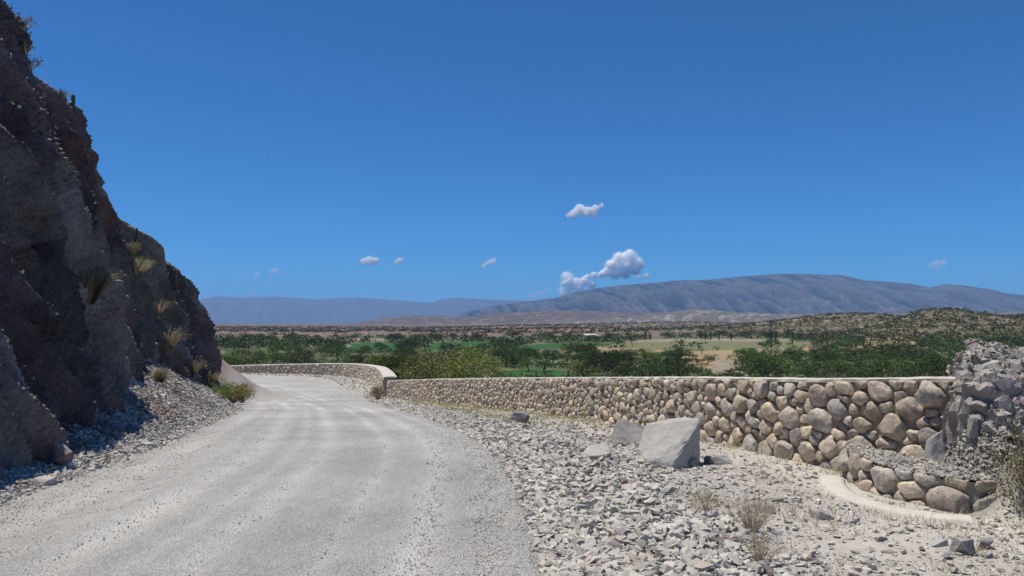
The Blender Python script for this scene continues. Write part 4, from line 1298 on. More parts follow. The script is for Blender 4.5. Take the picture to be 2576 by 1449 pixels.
def crown_points(w, h, z0, nclump, per, rg, shape='umbrella', spread=.16):
    """leaf positions in clumps through an uneven crown of width w, height h, base at z0"""
    C = []
    for i in range(nclump):
        th = rg.uniform(0, 2 * PI); rr = rg.uniform(0, 1) ** .55
        if shape == 'umbrella':
            top = math.sqrt(max(0, 1 - rr ** 2.4))
            f = rg.uniform(.25, 1)
            z = z0 + h * (.12 * rr + (top * .9 + .05) * f)
        elif shape == 'column':
            f = rg.uniform(0, 1); rr = rr * (math.sin(PI * min(f * .9 + .08, 1)) ** .6); z = z0 + h * f
        else:
            u = rg.normal(size=3); u /= np.linalg.norm(u); u *= rg.uniform(.5, 1) ** .5
            rr = math.hypot(u[0], u[1]); th = math.atan2(u[1], u[0]); z = z0 + h * (.5 + .5 * u[2])
        lob = 1 + .22 * math.sin(th * 2 + nclump) + .12 * math.sin(th * 5 + h)
        C.append((w / 2 * rr * math.cos(th) * lob, w / 2 * rr * math.sin(th) * lob, z))
    C = np.array(C)
    P = np.repeat(C, per, 0) + rg.normal(size=(nclump * per, 3)) * np.array([w * spread, w * spread, h * spread * .7])
    return C, P

def make_tree(w, h, trunk_h, col, seed, nclump=46, per=26, leaf=.34, shape='umbrella', name='tree', bark=(1, 1, 1), trunk_r=.16, sparse=False):
    rg = np.random.default_rng(seed)
    root = empty(name, (0, 0, -500))
    ch = h - trunk_h
    C, P = crown_points(w, ch, trunk_h, nclump, per, rg, shape, .07 if not sparse else .05)
    ta = Acc()
    top = np.array([rg.uniform(-.2, .2) * w * .3, rg.uniform(-.2, .2) * w * .3, trunk_h * 1.15])
    tube(ta, [(0, 0, -.4), (0, 0, 0), top * np.array([.4, .4, .5]), top], [trunk_r * 1.5, trunk_r * 1.25, trunk_r, trunk_r * .8], 7)
    for i in rg.choice(len(C), min(11 if not sparse else 22, len(C)), replace=False):
        e = C[i]; mid = (top + e) / 2 + rg.normal(0, .12, 3) * w * .25 - np.array([0, 0, -.08 * h])
        tube(ta, [top * .9, mid, e], [trunk_r * .6, trunk_r * .32, trunk_r * .12], 5)
    ta.build('trunk', M_wood, True, root)
    ca = Acc()
    clump = np.repeat(rg.uniform(.72, 1.3, (nclump, 1)), per, 0)
    leaves(ca, P, leaf, np.array(col) * clump, rg, .3, .25)
    ca.build('crown', M_leaf, False, root)
    return root

def copy_tree(o):
    c = o.copy(); COL.objects.link(c)
    for ch in o.children:
        k = ch.copy(); COL.objects.link(k); k.parent = c
    return c
class Kind:
    def __init__(s, roots): s.r = roots; s.used = [False] * len(roots)
    def put(s, x, y, z, sc, label, cat, group=None, k=None, sz=None):
        k = random.randrange(len(s.r)) if k is None else k
        o = copy_tree(s.r[k]) if s.used[k] else s.r[k]
        s.used[k] = True
        o.location = (x, y, z)
        o.scale = (sc, sc, sc if sz is None else sz); o.rotation_euler = (0, 0, random.uniform(0, 6.28))
        if 'group' in o: del o['group']
        tag(o, label, cat, group)
        return o
    def tidy(s):
        for k, u in enumerate(s.used):
            if not u:
                for ch in list(s.r[k].children): bpy.data.objects.remove(ch)
                bpy.data.objects.remove(s.r[k])

DARK = (.060, .104, .034); MID = (.095, .158, .046); LITE = (.15, .20, .055); GREY = (.105, .125, .07)
K_tree = Kind([make_tree(6.5, 4.6, 1.1, DARK, 500, 52, 30), make_tree(7.5, 4.4, 1.0, DARK, 501, 60, 28), make_tree(5.6, 4.8, 1.4, MID, 502, 44, 30),
               make_tree(7.0, 4.0, .9, (.058, .085, .03), 503, 56, 28), make_tree(5.0, 3.6, .8, MID, 504, 40, 28), make_tree(8.0, 5.4, 1.3, (.045, .07, .025), 505, 66, 28),
               make_tree(6.0, 3.4, .5, LITE, 506, 46, 28), make_tree(5.5, 4.2, 1.2, GREY, 507, 34, 22)])
K_poplar = Kind([make_tree(3.2, 11, 1.0, (.035, .055, .022), 520, 50, 24, shape='column', name='poplar', trunk_r=.2),
                 make_tree(2.6, 9, .8, (.04, .06, .022), 521, 40, 24, shape='column', name='poplar', trunk_r=.2)])
Z_CLEAR = Z_GREEN + Z_OLIVE + Z_TAN + [Z_SAND[0], Z_SAND[2]]
def tree_ok(px, row, tan_p=.06):
    a = np.array([px]); b = np.array([row])
    for k, zs in enumerate((Z_GREEN, Z_OLIVE, Z_TAN, Z_SAND)):
        for poly in zs:
            if inpoly(a, b, poly)[0]:
                return random.random() < (0.0, .0, tan_p, .1)[k]
    return True
def xy_row(px, row):
    D = (EYE - VAL) * F / (row - HR)
    return px2xy(px, D), D

# lone trees that can be pointed out
def lone(px, row, k, sc, label, kind=None, cat='tree', sz=None):
    x, y = xy_row(px, row)
    (kind or K_tree).put(x, y, gz(x, y) - .1, sc, label, cat, k=k, sz=sz)
lone(1246, 882, 2, 1.25, 'lone dark tree standing at the left edge of the long green field', sz=1.55)
lone(1938, 883, 0, 1.75, 'wide dark tree standing alone in the middle of the dry field', sz=1.6)
lone(1588, 866, 5, 1.15, 'rounded dark tree at the right tip of the green field')
lone(1475, 862, 3, 1.1, 'flat topped tree behind the green field near the small house')
lone(1033, 892, 5, 1.2, 'broad dark tree at the right corner of the left green field', sz=1.5)
lone(2318, 878, 1, 1.2, 'dark rounded tree at the right tip of the tan clearing')
lone(2105, 884, 0, 1.25, 'first dark tree of the pair on the dry slope right of the field')
lone(2150, 878, 1, 1.2, 'second dark tree of the pair on the dry slope right of the field')
lone(1330, 934, 2, 1.0, 'small tree on the near lawn just above the wall, left one')
lone(1368, 934, 4, 1.15, 'small tree on the near lawn just above the wall, right one')
lone(1780, 918, 0, .8, 'umbrella shaped tree on the sandy patch below the dry field')
lone(1712, 893, 7, 1.0, 'grey green tree at the upper edge of the lower wood')
for i, (px, row, k) in enumerate([(1597, 857, 0), (1622, 857, 1), (1636, 857, 0), (1762, 857, 0), (1773, 857, 1), (1787, 857, 0), (1808, 858, 1), (1938, 862, 0), (1950, 862, 1), (1992, 866, 1), (1838, 858, 1)]):
    x, y = xy_row(px, row)
    K_poplar.put(x, y, gz(x, y) - .2, random.uniform(.75, 1.1), 'tall slender poplar in the row along the far side of the field', 'poplar', 'poplars beyond the field', k=k)

placed = []
def plant(n, px0, px1, r0, r1, label, group, s0, s1, tan_p=.06, kinds=None, mind=3.6, power=1.0):
    c = 0; tries = 0
    while c < n and tries < n * 60:
        tries += 1
        row = r0 + (r1 - r0) * random.random() ** power; px = random.uniform(px0, px1)
        if not tree_ok(px, row, tan_p): continue
        x, y = xy_row(px, row)
        if any((x - a) ** 2 + (y - b) ** 2 < mind * mind for a, b in placed): continue
        if float(fbm(np.array([x / 38]), np.array([y / 38]), 610, 2)[0]) < -.22 and row > 880 and random.random() < .8: continue
        placed.append((x, y))
        kk = random.choice(kinds) if kinds else random.randrange(8); sc = random.uniform(s0, s1)
        hue = ('dark green', 'dark green', 'mid green', 'dark green', 'mid green', 'very dark green', 'light green', 'grey green')[kk]
        siz = 'big' if sc > s0 + (s1 - s0) * .66 else ('small' if sc < s0 + (s1 - s0) * .33 else 'middling')
        wh = label[0] + (', front' if row > (r0 + r1) / 2 else ', rear')
        for lim, ph in label[1]:
            if px < lim: wh += ', ' + ph; break
        K_tree.put(x, y, gz(x, y) - .15, sc, siz + ' ' + hue + ' tree ' + wh, 'tree', group, k=kk)
        c += 1
plant(105, 1440, 2440, 903, 968, ('over the wall', [(1560, 'left of the dark pointed boulder'), (1700, 'above the biggest slab'), (1850, 'right of the biggest slab'), (2000, 'above the wall middle'), (2150, 'left of the low wall'), (2300, 'above the low wall'), (9999, 'beside the shale mound')]), 'trees of the wood above the long wall', .85, 1.55, kinds=[0, 1, 2, 3, 4, 5, 6, 6, 7], mind=5.2)
plant(22, 1250, 1500, 893, 925, ('between field and lawn', [(1330, 'left end'), (1420, 'middle'), (9999, 'right end')]), 'trees between the field and the lawn', .9, 1.4, kinds=[0, 1, 3, 5], mind=4.5)
plant(60, 590, 1230, 880, 930, ('behind the curved wall', [(700, 'by the cliff foot'), (820, 'near the bare tree'), (940, 'above the bend'), (1080, 'left of the yellow trees'), (9999, 'around the yellow trees')]), 'trees behind the curved wall', .8, 1.4, mind=5)
plant(34, 1880, 2560, 862, 900, ('on the dry slope', [(2000, 'near the lone tree'), (2160, 'near the dark pair'), (2330, 'by the tan clearing'), (9999, 'under the right hill')]), 'trees below the right hand hill', .8, 1.3, kinds=[0, 1, 3, 5, 7])
plant(26, 560, 1240, 853, 864, ('behind the left field', [(720, 'far left'), (900, 'left part'), (1060, 'right part'), (9999, 'far right')]), 'distant trees behind the left field', 1.0, 1.5, mind=6, kinds=[0, 1, 5])
plant(26, 1250, 2000, 848, 857, ('behind the long field', [(1440, 'left of the house'), (1600, 'right of the house'), (1780, 'among the poplars'), (9999, 'right end')]), 'distant trees behind the long field', 1.1, 1.7, mind=6, kinds=[0, 1, 5])
from collections import defaultdict
same = defaultdict(list)
for o in list(bpy.data.objects):
    if o.get('category') in ('tree', 'rock', 'poplar', 'cactus') and o.get('group'): same[(o['label'], o['group'])].append(o)
for (lab, grp), os_ in same.items():
    if 2 <= len(os_) <= 4:
        os_.sort(key=lambda o: o.location.x / max(o.location.y, 1))
        words = {2: ('left one', 'right one'), 3: ('leftmost', 'middle one', 'rightmost'), 4: ('leftmost', 'second from left', 'third from left', 'rightmost')}[len(os_)]
        for o, w in zip(os_, words):
            if len((lab + ' ' + w).split()) <= 16: o['label'] = lab + ', ' + w
K_tree.tidy(); K_poplar.tidy()

# scrub that nobody could count
def scrub(name, label, spots, w0, w1, cols, nq, leaf, mat, rg, tall=.6):
    V = []; Cc = []
    x, y, z = spots
    n = len(x)
    w = rg.uniform(w0, w1, n) ** 1.0
    ci = rg.integers(0, len(cols), n)
    base = np.array(cols)[ci] * rg.uniform(.75, 1.3, (n, 1))
    k = nq
    u = rg.normal(size=(n, k, 3)); u /= np.linalg.norm(u, axis=2)[..., None]
    u *= rg.uniform(.45, 1, (n, k, 1)) ** .5
    u[..., 2] = np.abs(u[..., 2])
    lob = 1 + .25 * np.sin(np.arctan2(u[..., 1], u[..., 0]) * 3 + rg.uniform(0, 6, (n, 1)))
    P = np.stack([x[:, None] + u[..., 0] * lob * w[:, None] / 2, y[:, None] + u[..., 1] * lob * w[:, None] / 2, z[:, None] + u[..., 2] * w[:, None] * tall + .05], -1).reshape(-1, 3)
    acc = Acc()
    leaves(acc, P, np.repeat(w * leaf, k), np.repeat(base, k, 0), rg, .3, .35, .75)
    o = acc.build(name, mat)
    return tag(o, label, 'scrub', kind='stuff')
def zone_spots(n, px0, px1, r0, r1, rg, tanp=.25, power=1.0, avoid_hole=True):
    row = r0 + (r1 - r0) * rg.random(n) ** power; px = rg.uniform(px0, px1, n)
    keep = np.ones(n, bool)
    for kk, zs in enumerate((Z_GREEN, Z_OLIVE, Z_TAN, Z_SAND)):
        for poly in zs:
            m = inpoly(px, row, poly)
            keep &= ~m | (rg.random(n) < (0, .03, tanp, .1)[kk])
    D = (EYE - VAL) * F / (row - HR); x = px2xy(px, D); y = D
    if avoid_hole:
        keep &= (fbm(x / 30, y / 30, 615, 3) > -.18) | (rg.random(n) < .2)
    x, y = x[keep], y[keep]
    return x, y, hground(x, y)
rg = np.random.default_rng(77)
scrub('woodland', 'dense green scrub filling the valley floor between the trees', zone_spots(1900, 540, 2700, 872, 985, rg), 1.8, 4.6, [DARK, MID, (.06, .09, .03), GREY, (.1, .12, .045)], 60, .17, M_leaf, rg)
scrub('woodland', 'distant dark green bushes across the far valley floor', zone_spots(2600, 480, 2800, 843, 876, rg, power=.8), 4.0, 9.0, [DARK, (.045, .065, .028), MID, (.09, .085, .05)], 30, .22, M_leaf, rg, .5)
# dry brush on the slopes of the hills
def hill_spots(n, px0, px1, d0, d1, rg):
    px = rg.uniform(px0, px1, n); D = d0 * (d1 / d0) ** rg.random(n)
    x = px2xy(px, D); y = D; z = hground(x, y)
    k = (z > VAL + 1.2)
    k &= (fbm(x / 24, y / 24, 620, 3) > -.25)
    return x[k], y[k], z[k]
scrub('hill_brush', 'olive thorn brush dotting the near hills at the right', hill_spots(13000, 1750, 2750, 480, 1150, rg), 1.5, 4.2, [(.085, .095, .04), (.07, .08, .035), (.12, .11, .055), (.14, .11, .06)], 12, .4, M_shrubfar, rg, .5)
scrub('hill_brush', 'dark brush speckling the low hills across the middle distance', hill_spots(9000, 450, 2750, 1100, 2600, rg), 4.0, 8.0, [(.12, .115, .06), (.10, .105, .055), (.15, .12, .075)], 9, .45, M_shrubfar, rg, .4)

# bushes standing right behind the walls
def near_tree(name, label, x, y, w, h, trunk, col, seed, nclump, per, leaf, shape='round', sparse=False, cat='tree', z=None, tr=.1):
    o = make_tree(w, h, trunk, col, seed, nclump, per, leaf, shape, name, trunk_r=tr, sparse=sparse)
    o.location = (x, y, gz(x, y) - .1 if z is None else z)
    return tag(o, label, cat)
def top_at(x, y, row):          # crown top as a height above the ground there
    return EYE - (row - HR) / F * y - gz(x, y)
for i, (px, D, w, row, col, lab) in enumerate([
        (1192, 49, 3.6, 872, (.17, .20, .055), 'bright yellow green feathery tree behind the long wall, right one of three'),
        (1118, 52, 4.4, 880, (.19, .19, .08), 'wide yellowish feathery tree behind the wall where it bends'),
        (1062, 55, 3.2, 890, (.17, .18, .07), 'pale yellow green tree tucked behind the wall bend'),
        (985, 58, 3.2, 893, (.085, .13, .03), 'dark leafy green bush right behind the end of the curved wall'),
        (952, 64, 2.6, 898, (.12, .16, .04), 'small light green bush above the curved wall top'),
        (640, 78, 4.0, 876, (.16, .19, .10), 'soft grey green willow bush above the left part of the curved wall'),
        (585, 74, 3.4, 880, (.10, .14, .055), 'grey green bush at the left end above the curved wall')]):
    x = px2xy(px, D); h = top_at(x, D, row)
    near_tree('tree' if i < 3 else 'bush', lab, x, D, w, h, h * .25, col, 540 + i, 210, 34, .15 if D < 60 else .2, 'round', False, 'tree' if i < 3 else 'bush', tr=.09)
x = px2xy(722, 84); h = top_at(x, 84, 870)
near_tree('dead_tree', 'bare dry brown tree with thin branches above the curved wall', x, 84, 4.6, h, h * .35, (.22, .17, .13), 560, 70, 5, .14, 'umbrella', True, tr=.13)

# cardon cacti
def make_cactus(seed, arms):
    rg = np.random.default_rng(seed); root = empty('cardon_cactus', (0, 0, -500))
    def col(pts, r, nm):
        a = Acc(); pts = np.array(pts, float)
        k = 20; n = len(pts)
        T = np.gradient(pts, axis=0); T /= np.linalg.norm(T, axis=1)[:, None]
        A = np.cross(T, (0.05, 1, .1)); A /= np.linalg.norm(A, axis=1)[:, None]; B = np.cross(T, A)
        an = np.linspace(0, 2 * PI, k, endpoint=False); rib = 1 + .14 * np.cos(an * 10)
        V = pts[:, None] + (np.asarray(r)[:, None] * rib)[..., None] * (np.cos(an)[None, :, None] * A[:, None] + np.sin(an)[None, :, None] * B[:, None])
        idx = np.arange(n * k).reshape(n, k); nx = np.roll(idx, -1, 1)
        a.add(V.reshape(-1, 3), np.stack([idx[:-1], nx[:-1], nx[1:], idx[1:]], -1).reshape(-1, 4))
        return a.build(nm, M_cactus, True, root)
    col([(0, 0, -.3), (0, 0, .5), (.02, 0, 1.5), (0, 0, 2.5), (0, 0, 2.9), (0, 0, 3.0)], [.17, .19, .21, .19, .12, .01], 'stem')
    for j in range(arms):
        a = rg.uniform(0, 6.28); z = rg.uniform(.9, 1.4); c, s = math.cos(a), math.sin(a); L = rg.uniform(.8, 1.2)
        col([(0, 0, z), (c * .25, s * .25, z + .02), (c * .42, s * .42, z + .2), (c * .45, s * .45, z + L * .7), (c * .45, s * .45, z + L), (c * .45, s * .45, z + L + .06)], [.1, .11, .13, .13, .08, .01], 'arm')
    return root
K_cactus = Kind([make_cactus(1, 0), make_cactus(2, 2), make_cactus(3, 4)])
CACTI = [(1764, 893, 880, 0, 'single columnar cactus on the tan grass below the field, middle of the picture'), (1640, 871, 865, 0, 'tiny dark cactus on the olive field, left one'),
         (1687, 867, 858, 0, 'dark post like cactus near the far edge of the olive field'), (1861, 904, 891, 0, 'slim cactus on the sandy slope right of the lower wood'),
         (1954, 889, 874, 1, 'forked cactus just right of the lone tree in the dry field'), (2408, 896, 872, 1, 'large cactus above the green bushes near the shale mound'),
         (2341, 864, 841, 2, 'many armed cactus below the right hand hill'), (2306, 868, 856, 0, 'cactus at the right tip of the tan clearing'),
         (2397, 916, 902, 1, 'pale green cactus in the bushes left of the shale mound'), (2424, 926, 903, 0, 'thick cactus just left of the grey slab on the mound'),
         (1917, 932, 918, 0, 'small cactus among bushes above the long wall'), (1590, 872, 864, 0, 'tiny cactus at the right tip of the green field'),
         (1846, 920, 912, 0, 'short cactus on the sand at the foot of the lower wood')]
for px, r0, r1, k, lab in CACTI:
    x, y = xy_row(px, r0); h = (r0 - r1) / F * y
    K_cactus.put(x, y, gz(x, y) - .05, max(h / 3, .6), lab, 'cactus', k=k)
for i, px in enumerate((2248, 2262, 2296, 2470, 2504, 2560)):
    D = 800; x = px2xy(px, D)
    K_cactus.put(x, D, gz(x, D) - .1, random.uniform(1.2, 1.8), 'small cactus standing against the sky on the crest of the right hand hill', 'cactus', 'cacti on the hill crest', k=0)
K_cactus.tidy()

# cattle and the small house, far out in the valley
def make_cow():
    rg = np.random.default_rng(5); root = empty('cow', (0, 0, -500))
    me = bpy.data.meshes.new('body')
    J = [(0, 0, 1.05), (.55, 0, 1.1), (-.6, 0, 1.08), (.85, 0, 1.15), (1.05, 0, .8), (1.25, 0, .45),
         (.5, .2, .8), (.52, .2, .4), (.5, .2, .03), (.5, -.2, .8), (.48, -.2, .4), (.52, -.2, .03),
         (-.6, .2, .8), (-.72, .2, .42), (-.64, .2, .03), (-.6, -.2, .8), (-.7, -.2, .42), (-.62, -.2, .03), (-.95, 0, 1.1), (-1.0, 0, .55)]
    E = [(0, 1), (0, 2), (1, 3), (3, 4), (4, 5), (1, 6), (6, 7), (7, 8), (1, 9), (9, 10), (10, 11), (2, 12), (12, 13), (13, 14), (2, 15), (15, 16), (16, 17), (2, 18), (18, 19)]
    rad = [.36, .33, .32, .2, .14, .09, .15, .08, .06, .15, .08, .06, .17, .08, .06, .17, .08, .06, .06, .03]
    me.from_pydata(J, E, [])
    o = bpy.data.objects.new('body', me); COL.objects.link(o); o.parent = root
    o.modifiers.new('skin', 'SKIN'); o.modifiers.new('sub', 'SUBSURF').levels = 1
    for i, r in enumerate(rad): me.skin_vertices[0].data[i].radius = (r, r)
    me.skin_vertices[0].data[0].use_root = True
    me.materials.append(M_hide)
    return root
K_cow = Kind([make_cow()])
for i, (px, row, lab) in enumerate([(1742, 866.5, 'leftmost dark cow grazing on the olive field'), (1757, 868, 'second dark cow from the left on the olive field'),
                                    (1764, 867, 'third dark cow from the left on the olive field'), (1775, 866, 'rightmost dark cow of the four on the olive field')]):
    x, y = xy_row(px, row); K_cow.put(x, y, gz(x, y), 1.1, lab, 'cow', k=0).rotation_euler.z = (.2, 3.3, .4, 2.9)[i]
def house():
    x, y = xy_row(1487, 853.5); z = gz(x, y)
    root = tag(empty('house', (x, y, z), .15), 'small pale adobe house among the trees behind the green field', 'house')
    def box(nm, m, x0, x1, y0, y1, z0, z1, par, rise=0):
        V = [(x0, y0, z0), (x1, y0, z0), (x1, y1, z0), (x0, y1, z0), (x0, y0, z1), (x1, y0, z1 + 0), (x1, y1, z1 + rise), (x0, y1, z1 + rise)]
        return mesh_obj(nm, V, [np.array([(0, 3, 2, 1), (4, 5, 6, 7), (0, 1, 5, 4), (1, 2, 6, 5), (2, 3, 7, 6), (3, 0, 4, 7)])], m, np.ones((8, 3)), False, par)
    box('wall', M_adobe, -5.5, 5.5, 0, 6, -.3, 3.4, root, 1.4)
    box('roof', M_cement, -5.9, 5.9, -.4, 6.4, 3.42, 3.6, root, 1.4)
    d = box('door', M_darkwood, -.5, .5, -.08, -.01, 0, 2.1, root)
    for a in (-3.4, 3.0):
        w = box('window', M_darkwood, a - .5, a + .5, -.06, -.01, 1.1, 2.1, root)
        box('sill', M_cement, a - .6, a + .6, -.16, -.065, 1.0, 1.08, w)
    box('annex', M_adobe, 5.52, 9, 1, 5, -.3, 2.6, root, .6)
house()

# grass tufts, dry shrubs
def tuft(name, label, loc, h, w, n, col, seed, cat='grass tuft', wid=.006, lean=(0, 0), heads=False, group=None, droop=.35):
    rg = np.random.default_rng(seed); acc = Acc()
    a = rg.uniform(0, 2 * PI, n); sp = rg.uniform(.1, 1, n) ** .8
    L = h * rg.uniform(.55, 1.1, n)
    b = np.stack([np.cos(a) * w * .12 * rg.random(n), np.sin(a) * w * .12 * rg.random(n), np.zeros(n)], -1)
    d = np.stack([np.cos(a) * sp * w / 2 + lean[0] * L, np.sin(a) * sp * w / 2 + lean[1] * L, L], -1)
    side = np.stack([-np.sin(a + 1), np.cos(a + 1), 0 * a], -1) * wid
    m = b + d * .55 + np.stack([0 * a, 0 * a, L * .12], -1); t = b + d * np.array([1.15, 1.15, 1]) - np.stack([0 * a, 0 * a, L * droop * sp], -1)
    V = np.stack([b - side, b + side, m + side * .8, m - side * .8, t + side * .25, t - side * .25], 1).reshape(-1, 3)
    i0 = np.arange(n)[:, None] * 6
    q = np.concatenate([i0 + np.array([[0, 1, 2, 3]]), i0 + np.array([[3, 2, 4, 5]])])
    acc.add(V, q, np.repeat(np.array(col) * rg.uniform(.7, 1.3, (n, 1)), 6, 0))
    if heads: leaves(acc, t, wid * 6, np.array(col) * 1.1, rg, .2)
    o = acc.build(name, M_dry)
    o.location = loc
    return tag(o, label, cat, group)
STRAW = (.40, .34, .22); STRAW2 = (.33, .30, .19); OLV = (.24, .25, .09)
for i, (px, row, h, w, n, col, lab) in enumerate([
        (222, 765, .62, .75, 420, STRAW, 'big shaggy straw coloured tuft hanging high on the near cliff face'),
        (345, 690, .5, .9, 260, STRAW2, 'dry tuft on the cliff face above and right of the biggest one'),
        (330, 645, .45, .5, 140, STRAW2, 'small dry tuft on the upper cliff ledge'),
        (398, 790, .5, .7, 90, STRAW, 'thin wiry straw tuft on the lower cliff face'),
        (425, 880, .7, .8, 130, STRAW, 'wispy pale grass on the cliff above the scree'),
        (400, 965, .4, .5, 260, STRAW, 'pale grass clump at the top of the scree'),
        (480, 950, .7, .8, 160, STRAW, 'seed headed grass at the cliff foot near its far end'),
        (525, 975, .7, .9, 420, STRAW2, 'yellow grass clump beside the road at the far end of the scree')]):
    loc, nr = ray(px, row)
    tuft('grass_tuft', lab, loc, h, w, n, col, 800 + i, lean=(.25, -.1), wid=.008, heads=(i in (4, 6)))
def bush(name, label, x, y, w, h, col, seed, n, leaf, twigs=26, cat='bush', z=None, twcol=(.8, .75, .65), tr=.008):
    rg = np.random.default_rng(seed)
    root = empty(name, (x, y, gz(x, y) if z is None else z)); tag(root, label, cat)
    ta = Acc(); ends = []
    for i in range(twigs):
        a = rg.uniform(0, 6.28); s = rg.uniform(.15, 1); L = h * rg.uniform(.6, 1)
        e = np.array([math.cos(a) * s * w / 2, math.sin(a) * s * w / 2, L * (1 - .3 * s * s)])
        m = e * .5 + rg.normal(0, .05, 3) * h
        tube(ta, [(0, 0, -.02), m, e], [tr, tr * .65, tr * .3], 4); ends += [e, (m + e) / 2]
        for j in range(3):
            f = m + (e - m) * rg.uniform(.1, .8); g = f + rg.normal(0, .13, 3) * np.array([w, w, h]) * .8; g[2] = max(g[2], .02)
            tube(ta, [f, (f + g) / 2, g], [tr * .4, tr * .3, tr * .2], 3); ends.append(g)
    ta.build('stems', M_twig, False, root)
    ends = np.array(ends)
    P = ends[rg.integers(0, len(ends), n)] + rg.normal(size=(n, 3)) * np.array([w, w, h]) * .055
    P[:, 2] = np.abs(P[:, 2])
    la = Acc(); leaves(la, P, leaf, col, rg, .3, 0, .6); la.build('foliage', M_leaf, False, root)
    return root
M_twig = mat_rock('dry_twig', base=(.42, .36, .27), attr=False, vary=.25, scales=(3, 20, 60), bump=.2, bdist=.003)
bush('bush', 'small leaved green brown bush at the right edge beside the low wall', 4.2, 6.15, .8, .85, (.15, .14, .05), 901, 5200, .022, 46, tr=.006)
bush('bush', 'yellowish bush growing where the road passes the far end of the cliff', px2xy(585, 30), 30, 1.5, .85, (.26, .25, .09), 902, 2600, .07, 40, tr=.012)
bush('bush', 'brown dry bush beside the yellowish one at the bend', px2xy(612, 33), 33, 1.4, 1.0, (.26, .20, .14), 903, 1500, .07, 36, tr=.012)
bush('bush', 'round dry brown bush at the foot of the wall where it bends', px2xy(952, 37.5), 37.5, .95, .75, (.29, .22, .16), 904, 1500, .05, 40, tr=.012)
bush('dry_shrub', 'leafless tan shrub in the middle of the rubble at the lower right', 1.83, 6.0, .5, .36, (.36, .31, .22), 905, 320, .012, 60, 'shrub', tr=.0028)
bush('dry_shrub', 'low grey green weed left of the leafless tan shrub', 1.62, 6.55, .42, .22, (.27, .25, .14), 906, 600, .014, 34, 'shrub', tr=.0025)
bush('dry_shrub', 'sparse twiggy weed at the bottom in front of the tan shrub', 1.62, 5.15, .4, .26, (.36, .32, .22), 907, 240, .012, 44, 'shrub', tr=.0025)
bush('bush', 'small green plant sprouting from the scree beside the road', px2xy(560, 24), 24, .8, .6, (.17, .22, .07), 908, 900, .05, 20, tr=.008)

# scattered dry grass blades: nobody could count them
acc = Acc(); rgg = np.random.default_rng(31)
def blades(n, x, y, h, col):
    z = hground(x, y); a = rgg.uniform(0, 6.28, n); L = h * rgg.uniform(.4, 1.2, n); le = rgg.normal(0, .5, (n, 2))
    b = np.stack([x, y, z], -1); t = b + np.stack([le[:, 0] * L, le[:, 1] * L, L], -1); s = np.stack([np.cos(a), np.sin(a), 0 * a], -1) * (.0016 + .0002 * y)[:, None]
    V = np.stack([b - s, b + s, t + s * .3, t - s * .3], 1).reshape(-1, 3)
    acc.add(V, np.arange(n * 4).reshape(n, 4), np.repeat(np.array(col) * rgg.uniform(.7, 1.3, (n, 1)), 4, 0))
def clumps(nc, per, y0, y1, e0, e1, h, col, spread=.09):
    y = y0 * (y1 / y0) ** rgg.random(nc)
    x = np.interp(y, ROAD[:200, 1], ROAD[:200, 0]) + np.interp(y, ROAD[:200, 1], ROAD[:200, 2]) + rgg.uniform(e0, e1, nc)
    x = np.repeat(x, per) + rgg.normal(0, spread, nc * per); y = np.repeat(y, per) + rgg.normal(0, spread, nc * per)
    rd = polydist(x, y, RIM)[0]; k = rd > .28; x, y = x[k], y[k]
    blades(len(x), x, y, h, col)
clumps(44, 30, 4.2, 8, 1.5, 3.8, .06, STRAW); clumps(16, 26, 4.2, 8, 1.2, 3.4, .05, OLV)
clumps(90, 30, 14, 30, .9, 3.0, .10, (.34, .34, .14), .15)
# at the foot of the wall
s_, n_ = path_frame(WALL_A); ii = rgg.integers(4, len(WALL_A) - 20, 60)
x = np.repeat(WALL_A[ii, 0] + n_[ii, 0] * .34, 26) + rgg.normal(0, .1, 1560); y = np.repeat(WALL_A[ii, 1] + n_[ii, 1] * .34, 26) + rgg.normal(0, .1, 1560)
blades(1560, x, y, .09, (.36, .34, .15))
o = acc.build('grass', M_dry); tag(o, 'short dry grass blades scattered over the verge', 'grass', kind='stuff')

# small plants and cacti along the top edge of the cliff
for i, (px, row, kind) in enumerate([(78, 128, 'b'), (100, 165, 'b'), (183, 262, 'c'), (160, 240, 'b'), (305, 566, 'b'), (343, 600, 'c'), (395, 625, 'b'), (478, 742, 'b'), (492, 790, 'b'), (88, 62, 'b')]):
    loc = None
    for dx in range(0, 90, 3):
        loc, nr = ray(px - dx, row + 4)
        if loc is not None and loc.y < 60: break
    if loc is None or loc.y > 60: continue
    if kind == 'b':
        nm = ['at the very top left', 'on the upper edge', '', 'on the reddish shoulder', 'at the middle notch', '', 'on the lower shoulder', 'on the lower right edge', 'at the foot of the right edge', 'on the highest knob'][i]
        bush('dry_shrub', 'thin dry shrub on the cliff outline ' + nm, loc.x, loc.y, .34, .24, (.16, .13, .08), 930 + i, 160, .035, 18, 'shrub', z=loc.z - .05, tr=.006)
    else:
        K = make_cactus(60 + i, 0); K.location = (loc.x, loc.y, loc.z - .05); K.scale = (.2, .2, .11 if i == 2 else .14)
        tag(K, 'small cactus against the sky on the %s cliff shoulder' % ('upper' if i == 2 else 'lower'), 'cactus')

